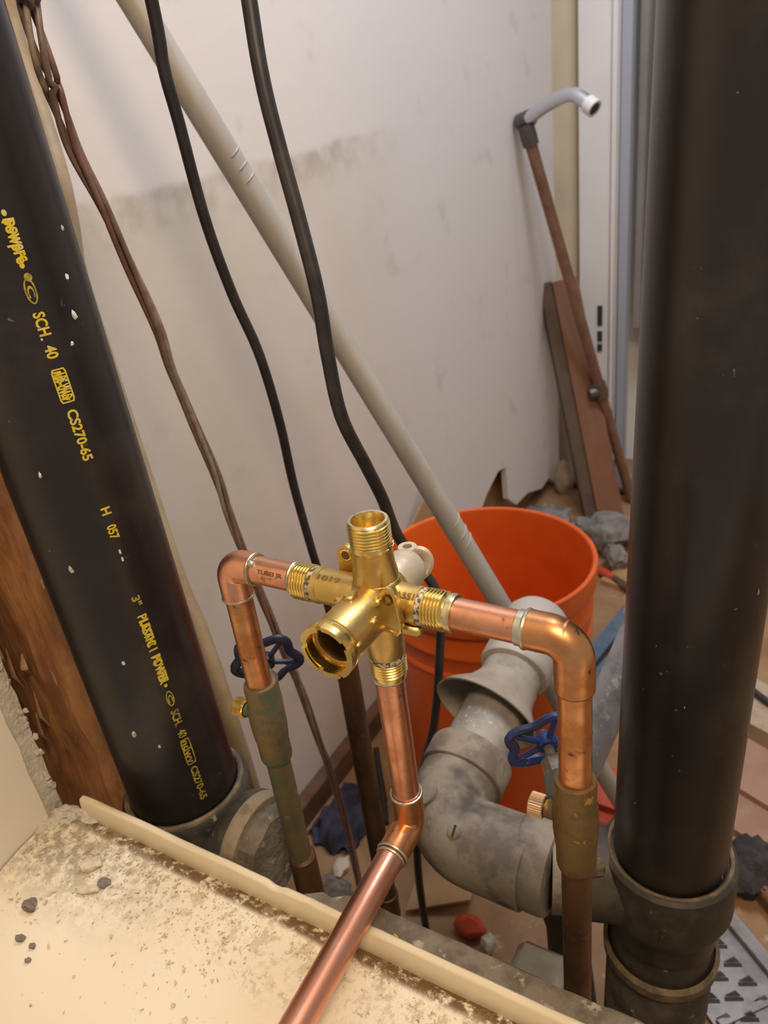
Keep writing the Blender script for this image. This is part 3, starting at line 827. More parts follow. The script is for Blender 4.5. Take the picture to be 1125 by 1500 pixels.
# side ports
for sgn, end in ((-1, .0545), (1, .0415)):
    ax = (sgn, 0, 0)
    Ls = end
    mb = MB(); mb.lathe([(.0115, .0), (.0112, .010), (.0104, .016), (.0100, Ls - .019), (.0106, Ls - .0185), (.0106, Ls - .0155), (.0098, Ls - .015)], V, ax, seg=40); sp_ = mb.build('side_port', 'brass', mv)
    mb = MB(); mb.lathe([(.0097, Ls - .0165), (.0103, Ls - .016), (.0101, Ls - .0125), (.0097, Ls - .012)], V, ax, seg=40, cap=(False, False)); mb.build('thread_tape', 'tape', sp_)
    mb = MB(); mb.lathe(thread(.0107, Ls - .0125, Ls - .0005, .0019) + [(.0092, Ls), (.008, Ls)], V, ax, seg=44); mb.build('port_thread', 'brass_bright', sp_)
# lower port
mb = MB(); mb.lathe([(.0125, -.002), (.0120, -.018), (.0108, -.026), (.0104, -.036), (.0098, -.037)], V, seg=40); lo_ = mb.build('lower_port', 'brass', mv)
mb = MB(); mb.lathe([(.0100, -.034), (.0104, -.0355), (.0103, -.0395), (.0098, -.040)], V, seg=40, cap=(False, False)); mb.build('thread_tape', 'tape', lo_)
mb = MB(); mb.lathe(thread(.0105, -.0395, -.0505, .0019) + [(.0095, -.052), (.009, -.054)], V, seg=44); mb.build('port_thread', 'brass_bright', lo_)
# barrel towards the bathtub with a stepped bore
F = (0, -1, 0)
mb = MB(); mb.lathe([(.0125, -.004), (.0135, .004), (.0136, .038), (.0132, .0405), (.0132, .0425), (.0142, .0432), (.0146, .0445), (.0146, .0470), (.0128, .0470), (.0126, .0455), (.0126, .0435), (.0108, .043), (.0108, .041), (.0098, .0405), (.0098, .008), (0, .008)], V, F, seg=56, cap=(True, False)); ba = mb.build('barrel', 'brass', mv)
mb = MB(); mb.lathe([(.01075, .0432), (.0097, .0410), (.0096, .009), (0, .009)], V, F, seg=48, cap=(False, False)); mb.build('bore', 'brass_in', ba)
# castellated locking ring: arc segments proud of the mouth
def ring_arc(a0, a1, r0, r1, h0, h1, n=14):
    mb = MB(); vs = []; fs = []
    fx, fy, fz = frame(F)
    for i in range(n + 1):
        a = math.radians(a0 + (a1 - a0) * i / n); d = fx * math.cos(a) + fy * math.sin(a)
        vs += [V + d * r0 + fz * h0, V + d * r1 + fz * h0, V + d * r1 + fz * h1, V + d * r0 + fz * h1]
    for i in range(n):
        for k in range(4): fs.append((i * 4 + k, i * 4 + (k + 1) % 4, i * 4 + 4 + (k + 1) % 4, i * 4 + 4 + k))
    fs += [(0, 1, 2, 3), (n * 4, n * 4 + 3, n * 4 + 2, n * 4 + 1)]
    return mb.add(vs, fs)
for a0, a1, r0 in ((-58, 22, .0120), (40, 92, .0126), (104, 168, .0119), (182, 240, .0127), (250, 292, .0121)):
    ring_arc(a0, a1, r0, .0151, .0480, .0518).build('ring_segment', 'brass_bright', ba)
mb = MB(); mb.lathe([(.0122, .0455), (.0147, .0455), (.0149, .0462), (.0149, .0502), (.0122, .0502), (.0122, .0455)], V, F, seg=56, cap=(False, False)); mb.build('mouth_ring', 'brass_bright', ba)
for (dx, dy, dz, sx, sy, sz_) in ((-.002, -.022, .0135, .0055, .0075, .0042), (.0128, -.0255, .0048, .003, .0055, .003), (-.0138, -.016, .0045, .0065, .0042, .003), (.0095, -.016, .0095, .0045, .0045, .0035), (.0142, -.043, .003, .002, .0045, .002), (.009, -.043, -.0105, .002, .0045, .002)):
    mb = MB(); mb.box(V + Vector((dx, dy, dz)), (sx, sy, sz_), bev=.0009); mb.build('cast_lug', 'brass', ba)
# front mounting plate with hole
yP = .2745
mp = [(-.2015, .7142), (-.1975, .7215), (-.1925, .7255), (-.1852, .7290), (-.1790, .7276), (-.1768, .7300), (-.1764, .7345), (-.1778, .7500), (-.1795, .7545), (-.1815, .7556), (-.1835, .7548), (-.1905, .7450), (-.2015, .745), (-.209, .735), (-.211, .722)]
mb = MB(); mb.prism([(x, yP, z) for x, z in mp], (0, 1, 0), -.0018, .0022); ea = mb.build('mounting_ear', 'brass', mv, angle=50)
mb = MB(); mb.lathe([(.0022, 0), (.0030, .0004), (.0030, .0008), (.0020, .0007), (.0018, -.0015), (0, -.0015)], (-.1822, yP - .0019, .7478), F, seg=20, cap=(False, False)); mb.build('screw_hole', 'brass_in', ea)
# rib along the plate edge
rb = [(x, yP - .0022, z) for x, z in mp[:11]]
mb = MB(); mb.tube(rb, .0011, 8); mb.build('edge_rib', 'brass_bright', ea)
# rear-left ear
ce_ = Vector((-.2225, .300, .7515))
mp2 = [ce_ + Vector((-.0062 * math.cos(t), 0, .0066 * math.sin(t))) for t in [math.radians(a) for a in range(-10, 191, 20)]] + [ce_ + Vector((.0075, 0, -.014)), ce_ + Vector((-.006, 0, -.014))]
mb = MB(); mb.prism(mp2, (0, 1, 0), -.002, .002); e2 = mb.build('mounting_ear', 'brass', mv, angle=50)
mb = MB(); mb.torus(ce_ + Vector((0, -.002, .001)), (0, 1, 0), .0031, .0008, 24, 8); mb.build('hole_rim', 'brass_bright', e2)
mb = MB(); mb.lathe([(.0026, 0), (.0026, .0006)], ce_ + Vector((0, -.0021, .001)), F, seg=20); mb.build('screw_hole', 'brass_in', e2)
# underside lug on the right port
mb = MB(); mb.box(V + Vector((.019, -.004, -.0115)), (.018, .010, .006), bev=.0015); mb.build('cast_lug', 'brass', mv)
# rear cap, dull and grey, with a ring lug
mb = MB(); mb.lathe([(.0128, .012), (.0134, .020), (.0130, .028), (.0112, .034), (.0075, .0375), (0, .0385)], V, (0, 1, 0), seg=36, cap=(True, False)); rc = mb.build('rear_cap', 'brass_grey', mv)
lug = V + Vector((-.0045, .0425, .0035))
mb = MB(); mb.lathe([(.0028, .004), (.0054, .004), (.0057, .0034), (.0057, -.012), (.0028, -.012), (.0028, .004)], lug, (0, 0, 1), seg=28, cap=(False, False)); mb.build('ring_lug', 'brass_grey', rc)
mb = MB(); mb.lathe([(.0028, -.001), (.0, -.001)], lug, (0, 0, 1), seg=20, cap=(False, False)); mb.build('lug_bore', 'brass_in', rc)
pts = [lug + Vector(p) for p in ((.004, .001, .001), (.0075, .002, .001), (.0105, .0025, -.001), (.0118, .002, -.005), (.0108, 0, -.0095), (.0085, -.003, -.012))]
mb = MB(); mb.tube(catmull(pts, 5), [.0024] * 26, 8, flat=1.4); mb.build('clip_arm', 'brass_grey', rc)

# stamped letters
def arm_text(body, org, ax_dir, R, u0, u1, height, ang, mt, parent):
    vs, fs = text_mesh(body)
    x0 = min(v.x for v in vs); x1 = max(v.x for v in vs); y0 = min(v.y for v in vs); y1 = max(v.y for v in vs)
    mb = MB(); out = []
    for v in vs:
        u = u0 + (u1 - u0) * (v.x - x0) / (x1 - x0); w = ((v.y - y0) / (y1 - y0) - .5) * height
        a = math.radians(ang) + w / R
        out.append(Vector((u, org[1] - (R + .00012) * math.cos(a), org[2] + (R + .00012) * math.sin(a))))
    mb.add(out, fs); return mb.build('stamped_lettering', mt, parent, smooth=False)
arm_text('1019', V, 1, .0102, -.2330, -.2180, .0034, 62, 'engrave_brass', mv)
arm_text('A551', V, 1, .01078, -.1835, -.1725, .0036, 58, 'engrave_brass', mv)

# ================================================================= COPPER SUPPLIES
PR = .0084
def solder(parent, p, axis, R=PR + .0008, r=.0011, name='solder_ring'):
    mb = MB(); mb.torus(p, axis, R, r, 36, 8); return mb.build(name, 'solder', parent)

# left supply
XL = -.3012; ZA = VZ + .0012
ls = thing('copper_supply_pipe', (XL, VY, .0), 'copper pipe with elbow rising from the left stop valve into the brass valve', 'pipe')
mb = MB(); mb.lathe([(PR, 0), (PR, .050)], (-.297, VY, ZA), (1, 0, 0), seg=36); mb.build('stub', 'copper', ls)
mb = MB(); path = [(-.2825, VY, ZA)] + arc_pts((-.2, VY, ZA), (XL, VY, ZA), (XL, VY, .5), .0095, 12) + [(XL, VY, .7155)]
mb.tube(path, PR + .0014, 32); el = mb.build('elbow', 'copper', ls)
mb = MB(); mb.lathe([(PR, 0), (PR, .09)], (XL, VY, .632), (0, 0, 1), seg=36); mb.build('riser', 'copper_flux', ls)
solder(ls, (-.2822, VY, ZA), (1, 0, 0)); solder(ls, (XL, VY, .7152), (0, 0, 1)); solder(ls, (-.2525, VY, ZA), (1, 0, 0), PR + .0004)
mb = MB(); mb.rock((-.2800, VY - .0052, ZA + .0062), (.0035, .002, .003), 4, 2, .5); mb.build('solder_drip', 'solder', ls)
arm_text('TUBEI JR', (0, VY, ZA), 1, PR, -.2745, -.2565, .0034, 28, 'engrave', ls)
mb = MB(); mb.lathe([(PR, .0), (PR, .59)], (XL, VY, .0), (0, 0, 1), seg=32); mb.build('lower_pipe', 'copper_green', ls)
mb = MB(); mb.lathe([(PR, -.001), (.0099, 0), (.0102, .002), (.0102, .048), (PR, .05)], (XL + .001, VY, .436), (0, 0, 1), seg=32); mb.build('coupling', 'copper_old', ls)

# right supply
XR = -.0915
rs = thing('copper_supply_pipe', (XR, VY, .0), 'copper pipe with elbow dropping from the brass valve to the right stop valve', 'pipe')
mb = MB(); mb.lathe([(PR, 0), (PR, .064)], (-.1585, VY, VZ), (1, 0, 0), seg=36); mb.build('stub', 'copper', rs)
mb = MB(); path = [(-.1145, VY, VZ)] + arc_pts((-.2, VY, VZ), (XR, VY, VZ), (XR, VY, .5), .0125, 14) + [(XR, VY, .7075)]
mb.tube(path, PR + .0016, 32); mb.build('elbow', 'copper_flux', rs)
mb = MB(); mb.lathe([(PR + .0001, 0), (PR + .0001, .075)], (XR, VY, .646), (0, 0, 1), seg=36); mb.build('riser', 'copper_flux', rs)
solder(rs, (-.1145, VY, VZ), (1, 0, 0), PR + .0010, .0012)
mb = MB(); mb.lathe([(PR + .0001, 0), (PR + .0007, .0005), (PR + .0007, .0045), (PR + .0001, .005)], (-.1195, VY, VZ), (1, 0, 0), seg=36, cap=(False, False)); mb.build('solder_wash', 'solder', rs)
mb = MB(); mb.torus((XR, VY, .7073), (0, 0, 1), PR + .0009, .0007, 36, 8); mb.build('joint_seam', 'copper_old', rs)
mb = MB(); mb.lathe([(PR, 0), (.0099, .0006), (.0104, .0025), (.0099, .0045), (PR, .005)], (-.1567, VY, VZ), (1, 0, 0), seg=36); mb.build('solder_ring', 'brass_pale', rs)
mb = MB(); mb.lathe([(PR, .0), (PR, .60)], (XR, VY, .0), (0, 0, 1), seg=32); mb.build('lower_pipe', 'copper_old', rs)

# stop valves
def wheel(parent, c, nrm, R, mt, spin):
    fx, fy, fz = frame(nrm)
    h = MB(); pts = []
    for i in range(61):
        a = 2 * math.pi * i / 60; rr = R * (1 + .13 * math.cos(5 * (a + spin)))
        pts.append(Vector(c) + fx * (rr * math.cos(a)) + fy * (rr * math.sin(a)))
    rim = MB(); rim.tube(pts, .0026, 8, cap=False, flat=1.35); rim.v = rim.v
    hd = rim.build('handwheel', mt, parent)
    for k in range(5):
        a = 2 * math.pi * k / 5 - spin
        d = fx * math.cos(a) + fy * math.sin(a)
        sp = MB(); sp.tube([Vector(c) + d * .003 - fz * .0015, Vector(c) + d * (R * 1.10)], [.0020, .0017], 8); sp.build('spoke', mt, hd)
    hb = MB(); hb.lathe([(.0062, -.0045), (.0066, -.003), (.0060, .003), (.005, .0042), (0, .0045)], c, nrm, seg=20, cap=(True, False)); hb.build('wheel_hub', mt, hd)
    sc = MB(); sc.lathe([(.0028, .004), (.0026, .0062), (0, .0066)], c, nrm, seg=12, cap=(False, False)); sc.build('wheel_screw', 'nut', hd)
    return hd
def knurl_cap(parent, org, axis, r, L, mt, n=30):
    fx, fy, fz = frame(axis); o = Vector(org); vs = []; fs = []
    N = n * 2
    hs = [(0, .92), (.0006, 1), (L - .0006, 1), (L, .9)]
    for (h, k) in hs:
        for i in range(N):
            a = 2 * math.pi * i / N; rr = r * k * (1 if i % 2 else .93)
            vs.append(o + fx * (rr * math.cos(a)) + fy * (rr * math.sin(a)) + fz * h)
    for j in range(3):
        for i in range(N): fs.append((j * N + i, j * N + (i + 1) % N, (j + 1) * N + (i + 1) % N, (j + 1) * N + i))
    fs += [tuple(range(N)), tuple(range(3 * N, 4 * N))]
    return MB().add(vs, fs).build('drain_cap', mt, parent, angle=25)
def stop_valve(x, ztop, label, bodym, bonm, wheelm, capm, hc, cap_z, cap_len, spin):
    t = thing('stop_valve', (x, VY, ztop - .07), label, 'valve')
    MB().lathe([(PR, 0), (.0106, -.0005), (.0110, -.003), (.0110, -.016), (.0120, -.020), (.0122, -.026), (.0122, -.036), (.0116, -.044), (.0110, -.049), (.0110, -.062), (.0104, -.0645), (PR, -.065)], (x, VY, ztop), seg=36, wob=.012).build('valve_body', bodym, t)
    base = Vector((x, VY, ztop - .036)); n = (Vector(hc) - base); L = n.length; n.normalize()
    MB().lathe([(.0105, .0), (.0108, .012), (.0102, .020), (.0086, L * .52), (.0082, L * .58)], base, n, seg=28, wob=.02).build('bonnet', bonm, t)
    MB().lathe([(.0070, L * .56), (.0078, L * .58), (.0078, L * .74), (.0064, L * .78)], base, n, seg=6).build('packing_nut', 'nut', t, angle=20)
    MB().lathe([(.0030, L * .76), (.0030, L)], base, n, seg=14).build('stem', 'nut', t)
    wheel(t, hc, n, .0220, wheelm, spin)
    MB().lathe([(.0055, .006), (.0052, .0165), (.0040, .0170), (.0038, .0190)], (x, VY, cap_z), (-1, 0, 0), seg=20).build('drain_port', bodym, t)
    c = knurl_cap(t, (x - .0172, VY, cap_z), (-1, 0, 0), .0066, cap_len, capm)
    return t
stop_valve(XL, .6475, 'green-brown tarnished stop valve with dark blue handwheel on the left copper pipe', 'valve_old', 'valve_old', 'blue_dark', 'cap_brass', (-.3328, .330, .6261), .6195, .0095, .3)
stop_valve(XR, .6475, 'brown tarnished stop valve with bright blue handwheel on the right copper pipe', 'valve_brown', 'valve_grey', 'blue', 'cap_copper', (-.1223, .330, .6252), .619, .0085, .75)

# tub spout drop
sp = thing('spout_pipe', (-.199, VY, .55), 'copper pipe dropping from the valve then bending out over the bathtub', 'pipe')
XS = -.1985; ZS = .566
mb = MB(); mb.lathe([(PR + .0002, 0), (PR + .0002, .112)], (XS, VY, .579), (0, 0, 1), seg=36); mb.build('drop', 'copper', sp)
FE = Vector((XS - .0005, .05, .5425))
cor = Vector((XS, VY, ZS))
dirf = (FE - cor).normalized()
mb = MB(); path = [(XS, VY, .592)] + arc_pts((XS, VY, .7), cor, FE, .0095, 12) + [cor + dirf * .0245]
mb.tube(path, PR + .0014, 32); mb.build('elbow', 'copper_flux', sp)
mb = MB(); mb.lathe([(PR + .0002, .012), (PR + .0002, (FE - cor).length), (PR - .001, (FE - cor).length), (PR - .001, .012)], cor, dirf, seg=36); mb.build('spout_stub', 'copper_new', sp)
solder(sp, (XS, VY, .5922), (0, 0, 1), PR + .0011, .0009)
solder(sp, cor + dirf * .0243, dirf, PR + .0013, .0010); solder(sp, cor + dirf * .0268, dirf, PR + .0006, .0008)
solder(sp, (XS, VY, .6835), (0, 0, 1), PR + .0006, .0011, 'brass_collar')

# old dark riser behind
op = thing('old_copper_riser', (-.300, .380, 0), 'dark brown old copper pipe rising behind the barrel of the brass valve', 'pipe')
mb = MB(); mb.tube([(-.3, .38, 0), (-.3, .38, .62), (-.3, .38, .632), (-.297, .383, .642), (-.288, .39, .648), (-.27, .40, .65)], PR + .0004, 28); mb.build('riser', 'copper_old', op)
mb = MB(); mb.lathe([(PR, 0), (PR + .0018, .001), (PR + .0018, .03), (PR, .031)], (-.3, .38, .30), seg=28); mb.build('coupling', 'copper_old', op)

# ================================================================= CABLES
def cable(name, pts, r, mt, label, n=8, seg=12):
    mb = MB(); mb.tube(catmull(pts, n), r, seg)
    return tag(mb.build(name, mt, angle=80), label, 'cable')
cableA = [(-.352, .374, 1.16), (-.3676, .3943, 1.04), (-.3726, .3978, 1.0066), (-.3763, .4047, .9772), (-.3842, .4185, .9192), (-.3895, .4363, .8652), (-.3862, .4492, .8158), (-.3907, .4632, .7544), (-.3983, .4748, .6925), (-.4011, .4859, .6243), (-.4053, .4968, .5798), (-.4155, .5148, .5091), (-.4304, .5362, .4266), (-.4468, .5575, .3233), (-.4623, .5782, .1952), (-.475, .59, .02), (-.49, .62, .005)]
cable('electric_cable', cableA, .0040, 'cable', 'thin black cable hanging left of the slanting grey conduit')
cableB = [(-.318, .425, 1.16), (-.3049, .4026, 1.0301), (-.2996, .3957, .9902), (-.2931, .3925, .9551), (-.2837, .3879, .9146), (-.2759, .3835, .8761), (-.2775, .3864, .8377), (-.2762, .3892, .7961), (-.2743, .4061, .7551), (-.2759, .4242, .7199), (-.2829, .448, .6779), (-.2882, .4824, .6293), (-.2937, .5178, .5826), (-.3019, .5387, .5371), (-.3123, .5427, .4652), (-.3212, .5357, .3957), (-.3323, .5244, .3438), (-.343, .5126, .2682), (-.3499, .5086, .1792), (-.3508, .5084, .0673), (-.353, .507, .006), (-.36, .48, .005)]
cable('electric_cable', cableB, .0046, 'cable', 'thicker black cable crossing the conduit and passing behind the brass valve')
beige = [(-.612, .495, 1.18), (-.5995, .4818, 1.0826), (-.589, .4713, 1.0534), (-.5736, .4609, 1.0188), (-.5582, .4504, .9843), (-.5442, .4392, .95), (-.5434, .4354, .9202), (-.5416, .4288, .8846), (-.5317, .4231, .8191), (-.5196, .4194, .7096), (-.496, .4058, .6158), (-.481, .4014, .5695), (-.4707, .3971, .5283), (-.4648, .3952, .4737), (-.4666, .3999, .416), (-.4693, .4041, .3587), (-.4702, .4079, .2986), (-.472, .41, .01)]
cable('beige_cable', beige, .0088, 'beige', 'thick beige cable hugging the back of the printed black pipe')
wire = [(-.425, .352, 1.15), (-.4321, .3636, 1.0591), (-.4386, .3676, 1.0505), (-.4371, .3654, 1.0225), (-.4431, .3733, .9975), (-.4479, .3806, .9702), (-.4451, .3886, .9356), (-.4483, .4012, .8929), (-.449, .4127, .8457), (-.4511, .4181, .8121), (-.4541, .43, .768), (-.452, .4398, .7149), (-.4506, .4431, .6739), (-.4472, .4464, .6307), (-.4449, .4544, .5742), (-.4396, .4622, .5141), (-.4419, .4764, .4507), (-.4516, .4979, .3628), (-.4631, .5231, .2605), (-.4746, .5438, .1506), (-.4697, .5411, .0507), (-.469, .54, .008)]
wt = thing('wire_bundle', (-.469, .54, .0), 'bundle of thin twisted brown and red wires beside the printed black pipe', 'wire')
cl = catmull(wire, 8)
for k in range(4):
    pts = []
    for i, p in enumerate(cl):
        t = (cl[min(i + 1, len(cl) - 1)] - cl[max(i - 1, 0)]).normalized(); fx, fy, fz = frame(t)
        a = k * math.pi / 2 + i * .11 + .8 * math.sin(i * .05)
        amp = .0026 + (.0025 * max(0, (p.z - .93) / .12) if p.z > .93 else 0) + .0006 * math.sin(i * .21 + k)
        pts.append(p + fx * (amp * math.cos(a)) + fy * (amp * math.sin(a)))
    mb = MB(); mb.tube(pts, .0021, 8); mb.build('strand', ('wire_a', 'wire_b', 'wire_a', 'wire_c')[k], wt, angle=80)

# ================================================================= LEANING SHOWER ARM AND PLANK
sa = thing('shower_riser', (-.4333, 1.8645, 0), 'old copper shower riser with chrome arm leaning in the far corner', 'pipe')
S0 = Vector((-.433, 1.862, .006)); S1 = Vector((-.620, 1.677, .918))
sd = (S1 - S0).normalized()
mb = MB(); mb.lathe([(.0125, 0), (.0125, (S1 - S0).length - .02)], S0, sd, seg=20); mb.build('riser', 'old_wood_copper', sa)
mb = MB(); mb.lathe([(.0165, -.03), (.0175, -.01), (.0165, .012)], S1, sd, seg=20); mb.build('drop_ear_elbow', 'gun', sa)
mb = MB(); mb.lathe([(.013, -.028), (.0165, -.024), (.0165, .008), (.0145, .012)], S1 + Vector((0.004, 0, .022)), Vector((1, -.25, .25)), seg=20); mb.build('elbow_socket', 'gun', sa)
AR = [S1 + Vector(p) for p in ((.006, -.004, .022), (.045, -.018, .04), (.082, -.03, .052), (.105, -.04, .054), (.125, -.05, .048), (.150, -.06, .030))]
mb = MB(); mb.tube(catmull(AR, 6), .0135, 16); mb.build('shower_arm', 'chrome', sa)
ad = (AR[-1] - AR[-2]).normalized()
mb = MB(); mb.lathe([(.0135, -.012), (.0165, -.010), (.0165, .010), (.012, .010), (.012, .002), (0, .002)], AR[-1], ad, seg=20, cap=(True, False)); ae = mb.build('arm_thread', 'white_trim', sa)
mb = MB(); mb.lathe([(.0118, .0092), (0, .0092)], AR[-1], ad, seg=16, cap=(False, False)); mb.build('arm_bore', 'dark', ae)
tp_ = S0 + sd * .335
mb = MB(); mb.lathe([(.016, 0), (.016, .026), (.013, .028)], tp_, Vector((-.8, -.5, -.25)), seg=16); mb.build('tee_outlet', 'gun', sa)
mb = MB(); mb.lathe([(.0165, -.02), (.0165, .02)], tp_, sd, seg=16); mb.build('tee_body', 'plank_dark', sa)

P0 = Vector((-.452, 1.735, .0)); P1 = Vector((-.607, 1.868, .565))
pd = (P1 - P0).normalized()
wv = Vector((0.80, 0.45, 0)); wv = (wv - pd * wv.dot(pd)).normalized(); tv = pd.cross(wv).normalized()
if tv.y > 0: tv = -tv
pk = thing('wood_plank', (P0.x, P0.y, 0), 'red-brown wooden plank leaning in the far corner behind the bucket', 'plank')
def obox(c, u, v, w, a, b, d, mt, name, parent):
    vs = [c + u * (sa_ * a / 2) + v * (sb * b / 2) + w * (sc * d / 2) for sa_ in (-1, 1) for sb in (-1, 1) for sc in (-1, 1)]
    return MB().add(vs, [(0, 1, 3, 2), (4, 6, 7, 5), (0, 4, 5, 1), (2, 3, 7, 6), (0, 2, 6, 4), (1, 5, 7, 3)]).build(name, mt, parent, smooth=False)
Lp = (P1 - P0).length
obox((P0 + P1) / 2 + pd * .012, wv, tv, pd, .062, .030, Lp, 'plank', 'face_board', pk)
obox((P0 + P1) / 2 - wv * .046 - tv * .012 + pd * .016, wv, tv, pd, .030, .034, Lp, 'plank_dark', 'dark_side', pk)  # darker side of the plank, built as a bar in darker brown

# ================================================================= LOOSE THINGS ON THE FLOOR
def rock_thing(name, c, size, seed, mt, label, cat, group=None, sub=3, rough=.4):
    mb = MB(); mb.rock(c, size, seed, sub, rough)
    zs = min(v.z for v in mb.v)
    for v in mb.v: v.z -= zs - .0005
    return tag(mb.build(name, mt, angle=40), label, cat, group)
def slab(name, pts, thick, mt, label, cat, z=0.0):
    mb = MB(); mb.prism([(x, y, z) for x, y in pts], (0, 0, 1), .0005, thick)
    return tag(mb.build(name, mt, smooth=False), label, cat)

rock_thing('rubble_lump', (-.590, 1.66, .02), (.055, .075, .024), 3, 'rubble', 'wide grey plaster rubble lump against the left wall behind the bucket', 'rubble', rough=.6)
rock_thing('rubble_lump', (-.505, 1.655, .02), (.022, .03, .02), 11, 'rubble', 'small grey rubble lump right of the wide one behind the bucket', 'rubble', rough=.6)
rock_thing('rubble_lump', (-.425, 1.59, .02), (.055, .045, .04), 5, 'rubble', 'grey rubble lump beyond the right side of the bucket rim', 'rubble', rough=.6)
rock_thing('rubble_lump', (-.385, 1.52, .02), (.03, .03, .03), 8, 'rubble', 'darker small rubble lump beside the red-handled tool', 'rubble', rough=.6)
mb = MB(); mb.rock((-.615, 1.86, .05), (.028, .02, .045), 9, 3, .4); zz = min(v.z for v in mb.v)
for v in mb.v: v.z -= zz
tag(mb.build('plaster_lump', 'board_pale'), 'rounded tan plaster lump at the foot of the far corner', 'rubble')
mb = MB(); mb.tube([(-.60, 1.905, .012), (-.52, 1.90, .012), (-.43, 1.90, .012)], .009, 10)
tag(mb.build('dark_rod', 'old_wood'), 'dark rod lying on the floor below the far wall', 'rod')
# pale offcuts in the far corner
slab('floor_offcut', [(-.45, 1.66), (-.36, 1.63), (-.34, 1.70), (-.43, 1.74)], .018, 'board_pale', 'pale wood offcut lying past the leaning plank foot', 'offcut')
slab('floor_offcut', [(-.40, 1.45), (-.33, 1.43), (-.31, 1.53), (-.37, 1.56)], .012, 'cardboard', 'tan cardboard offcut lying beside the red-handled tool', 'offcut')
# torn cardboard by the wall
mb = MB(); P = [(-.645, 1.06, .30), (-.632, 1.14, .36), (-.640, 1.22, .20), (-.63, 1.2, .02), (-.62, 1.02, .02)]
mb.prism(P, (1, 0, 0), 0, .004); tag(mb.build('cardboard_scrap', 'cardboard', smooth=False), 'tan cardboard scrap standing against the wall left of the conduit', 'cardboard')
# red tool
rt = thing('pliers', (-.385, 1.475, 0), 'red-handled tool lying on the floor beyond the bucket', 'tool')
mb = MB(); mb.tube([(-.415, 1.49, .012), (-.395, 1.475, .014), (-.375, 1.465, .012)], [.009, .011, .008], 10); mb.build('handle', 'red_tool', rt)
mb = MB(); mb.tube([(-.375, 1.465, .012), (-.345, 1.44, .012), (-.31, 1.42, .008)], [.008, .010, .004], 10); mb.build('jaw', 'old_wood', rt)
# blue tool: two flat handles
bt = thing('blue_clamp', (-.34, 1.22, 0), 'blue plastic clamp with two flat handles beside the orange bucket', 'tool')
for k, (a, b) in enumerate((((-.352, 1.10, .012), (-.305, 1.33, .03)), ((-.315, 1.10, .012), (-.270, 1.27, .03)))):
    a = Vector(a); b = Vector(b); d = (b - a).normalized(); w = Vector((d.y, -d.x, 0)).normalized(); u = w.cross(d)
    obox((a + b) / 2, w, u, d, .030, .012, (b - a).length, 'blue_tool', 'handle', bt)
mb = MB(); mb.box((-.30, 1.19, .018), (.008, .16, .014)); mb.build('dark_split', 'dark', bt)  # dark gap between the handles, put in as a dark-coloured bar

# red tray under the pipes
tr = thing('red_tray', (-.21, .84, 0), 'red plastic tray lying on the floor between the bucket and right stack', 'tray')
mb = MB(); mb.box((-.205, .853, .036), (.085, .06, .006), rot=Matrix.Rotation(math.radians(28), 3, 'X'), bev=.002); mb.build('tray_side', 'red_tool', tr)
mb = MB(); mb.box((-.210, .842, .0065), (.095, .075, .012), bev=.004); mb.build('tray_base', 'red_tool', tr)
mb = MB(); mb.rock((-.325, .572, .02), (.021, .014, .016), 6, 2, .3); zz = min(v.z for v in mb.v)
for v in mb.v: v.z -= zz
tag(mb.build('red_bottle_top', 'red_tool'), 'red plastic cap on the floor under the grey drain elbow', 'bottle top')
mb = MB(); mb.rock((-.295, .56, .015), (.008, .012, .014), 16, 2, .4); zz = min(v.z for v in mb.v)
for v in mb.v: v.z -= zz
tag(mb.build('white_chip', 'chip'), 'white chip beside the red cap on the floor', 'chip')
mb = MB(); mb.lathe([(.0, .0), (.032, 0), (.039, .02), (.036, .026), (.03, .02), (0, .018)], (-.325, .692, 0), seg=32, cap=(False, False))
tag(mb.build('red_saucer', 'red_tool'), 'round red plastic saucer in front of the orange bucket', 'saucer')

# dark blue cloth
mb = MB(); vs = []; fs = []; n = 26
for i in range(n):
    for j in range(n):
        u, v = i / (n - 1) - .5, j / (n - 1) - .5
        rr = math.sqrt(u * u + v * v)
        z = .012 + .055 * max(0, .5 - rr) + .03 * noise.noise(Vector((u * 5, v * 5, 3)))
        vs.append((-.578 + u * .085 + .01 * noise.noise(Vector((u * 4, v * 4, 7))), .665 + v * .12 + .02 * noise.noise(Vector((u * 4, v * 4, 9))), max(z * (1 if rr < .45 else .5), .002)))
for i in range(n - 1):
    for j in range(n - 1): fs.append((i * n + j, i * n + j + 1, (i + 1) * n + j + 1, (i + 1) * n + j))
b0 = len(vs); vs += [(x, y, max(z - .004, .0005)) for x, y, z in vs]
fs += [tuple(b0 + k for k in reversed(f)) for f in fs[:]]
mb.add(vs, fs); tag(mb.build('cloth', 'cloth', angle=60), 'crumpled dark blue cloth on the floor behind the left stop valve', 'cloth')
mb = MB(); mb.rock((-.535, .585, .01), (.012, .016, .008), 21, 2, .6); zz = min(v.z for v in mb.v)
for v in mb.v: v.z -= zz
tag(mb.build('plaster_chip', 'chip'), 'pale plaster chip on the floor near the dark blue cloth', 'chip')
rock_thing('mortar_lump', (-.515, .535, .01), (.035, .022, .016), 14, 'chip_dark', 'dark mortar lump on the floor near the left copper pipe', 'rubble', rough=.6)
cable('dark_lead', [(-.60, .80, .02), (-.575, .765, .012), (-.545, .725, .008), (-.515, .68, .006)], .005, 'cable', 'short dark lead lying on the floor beside the old copper pipe')
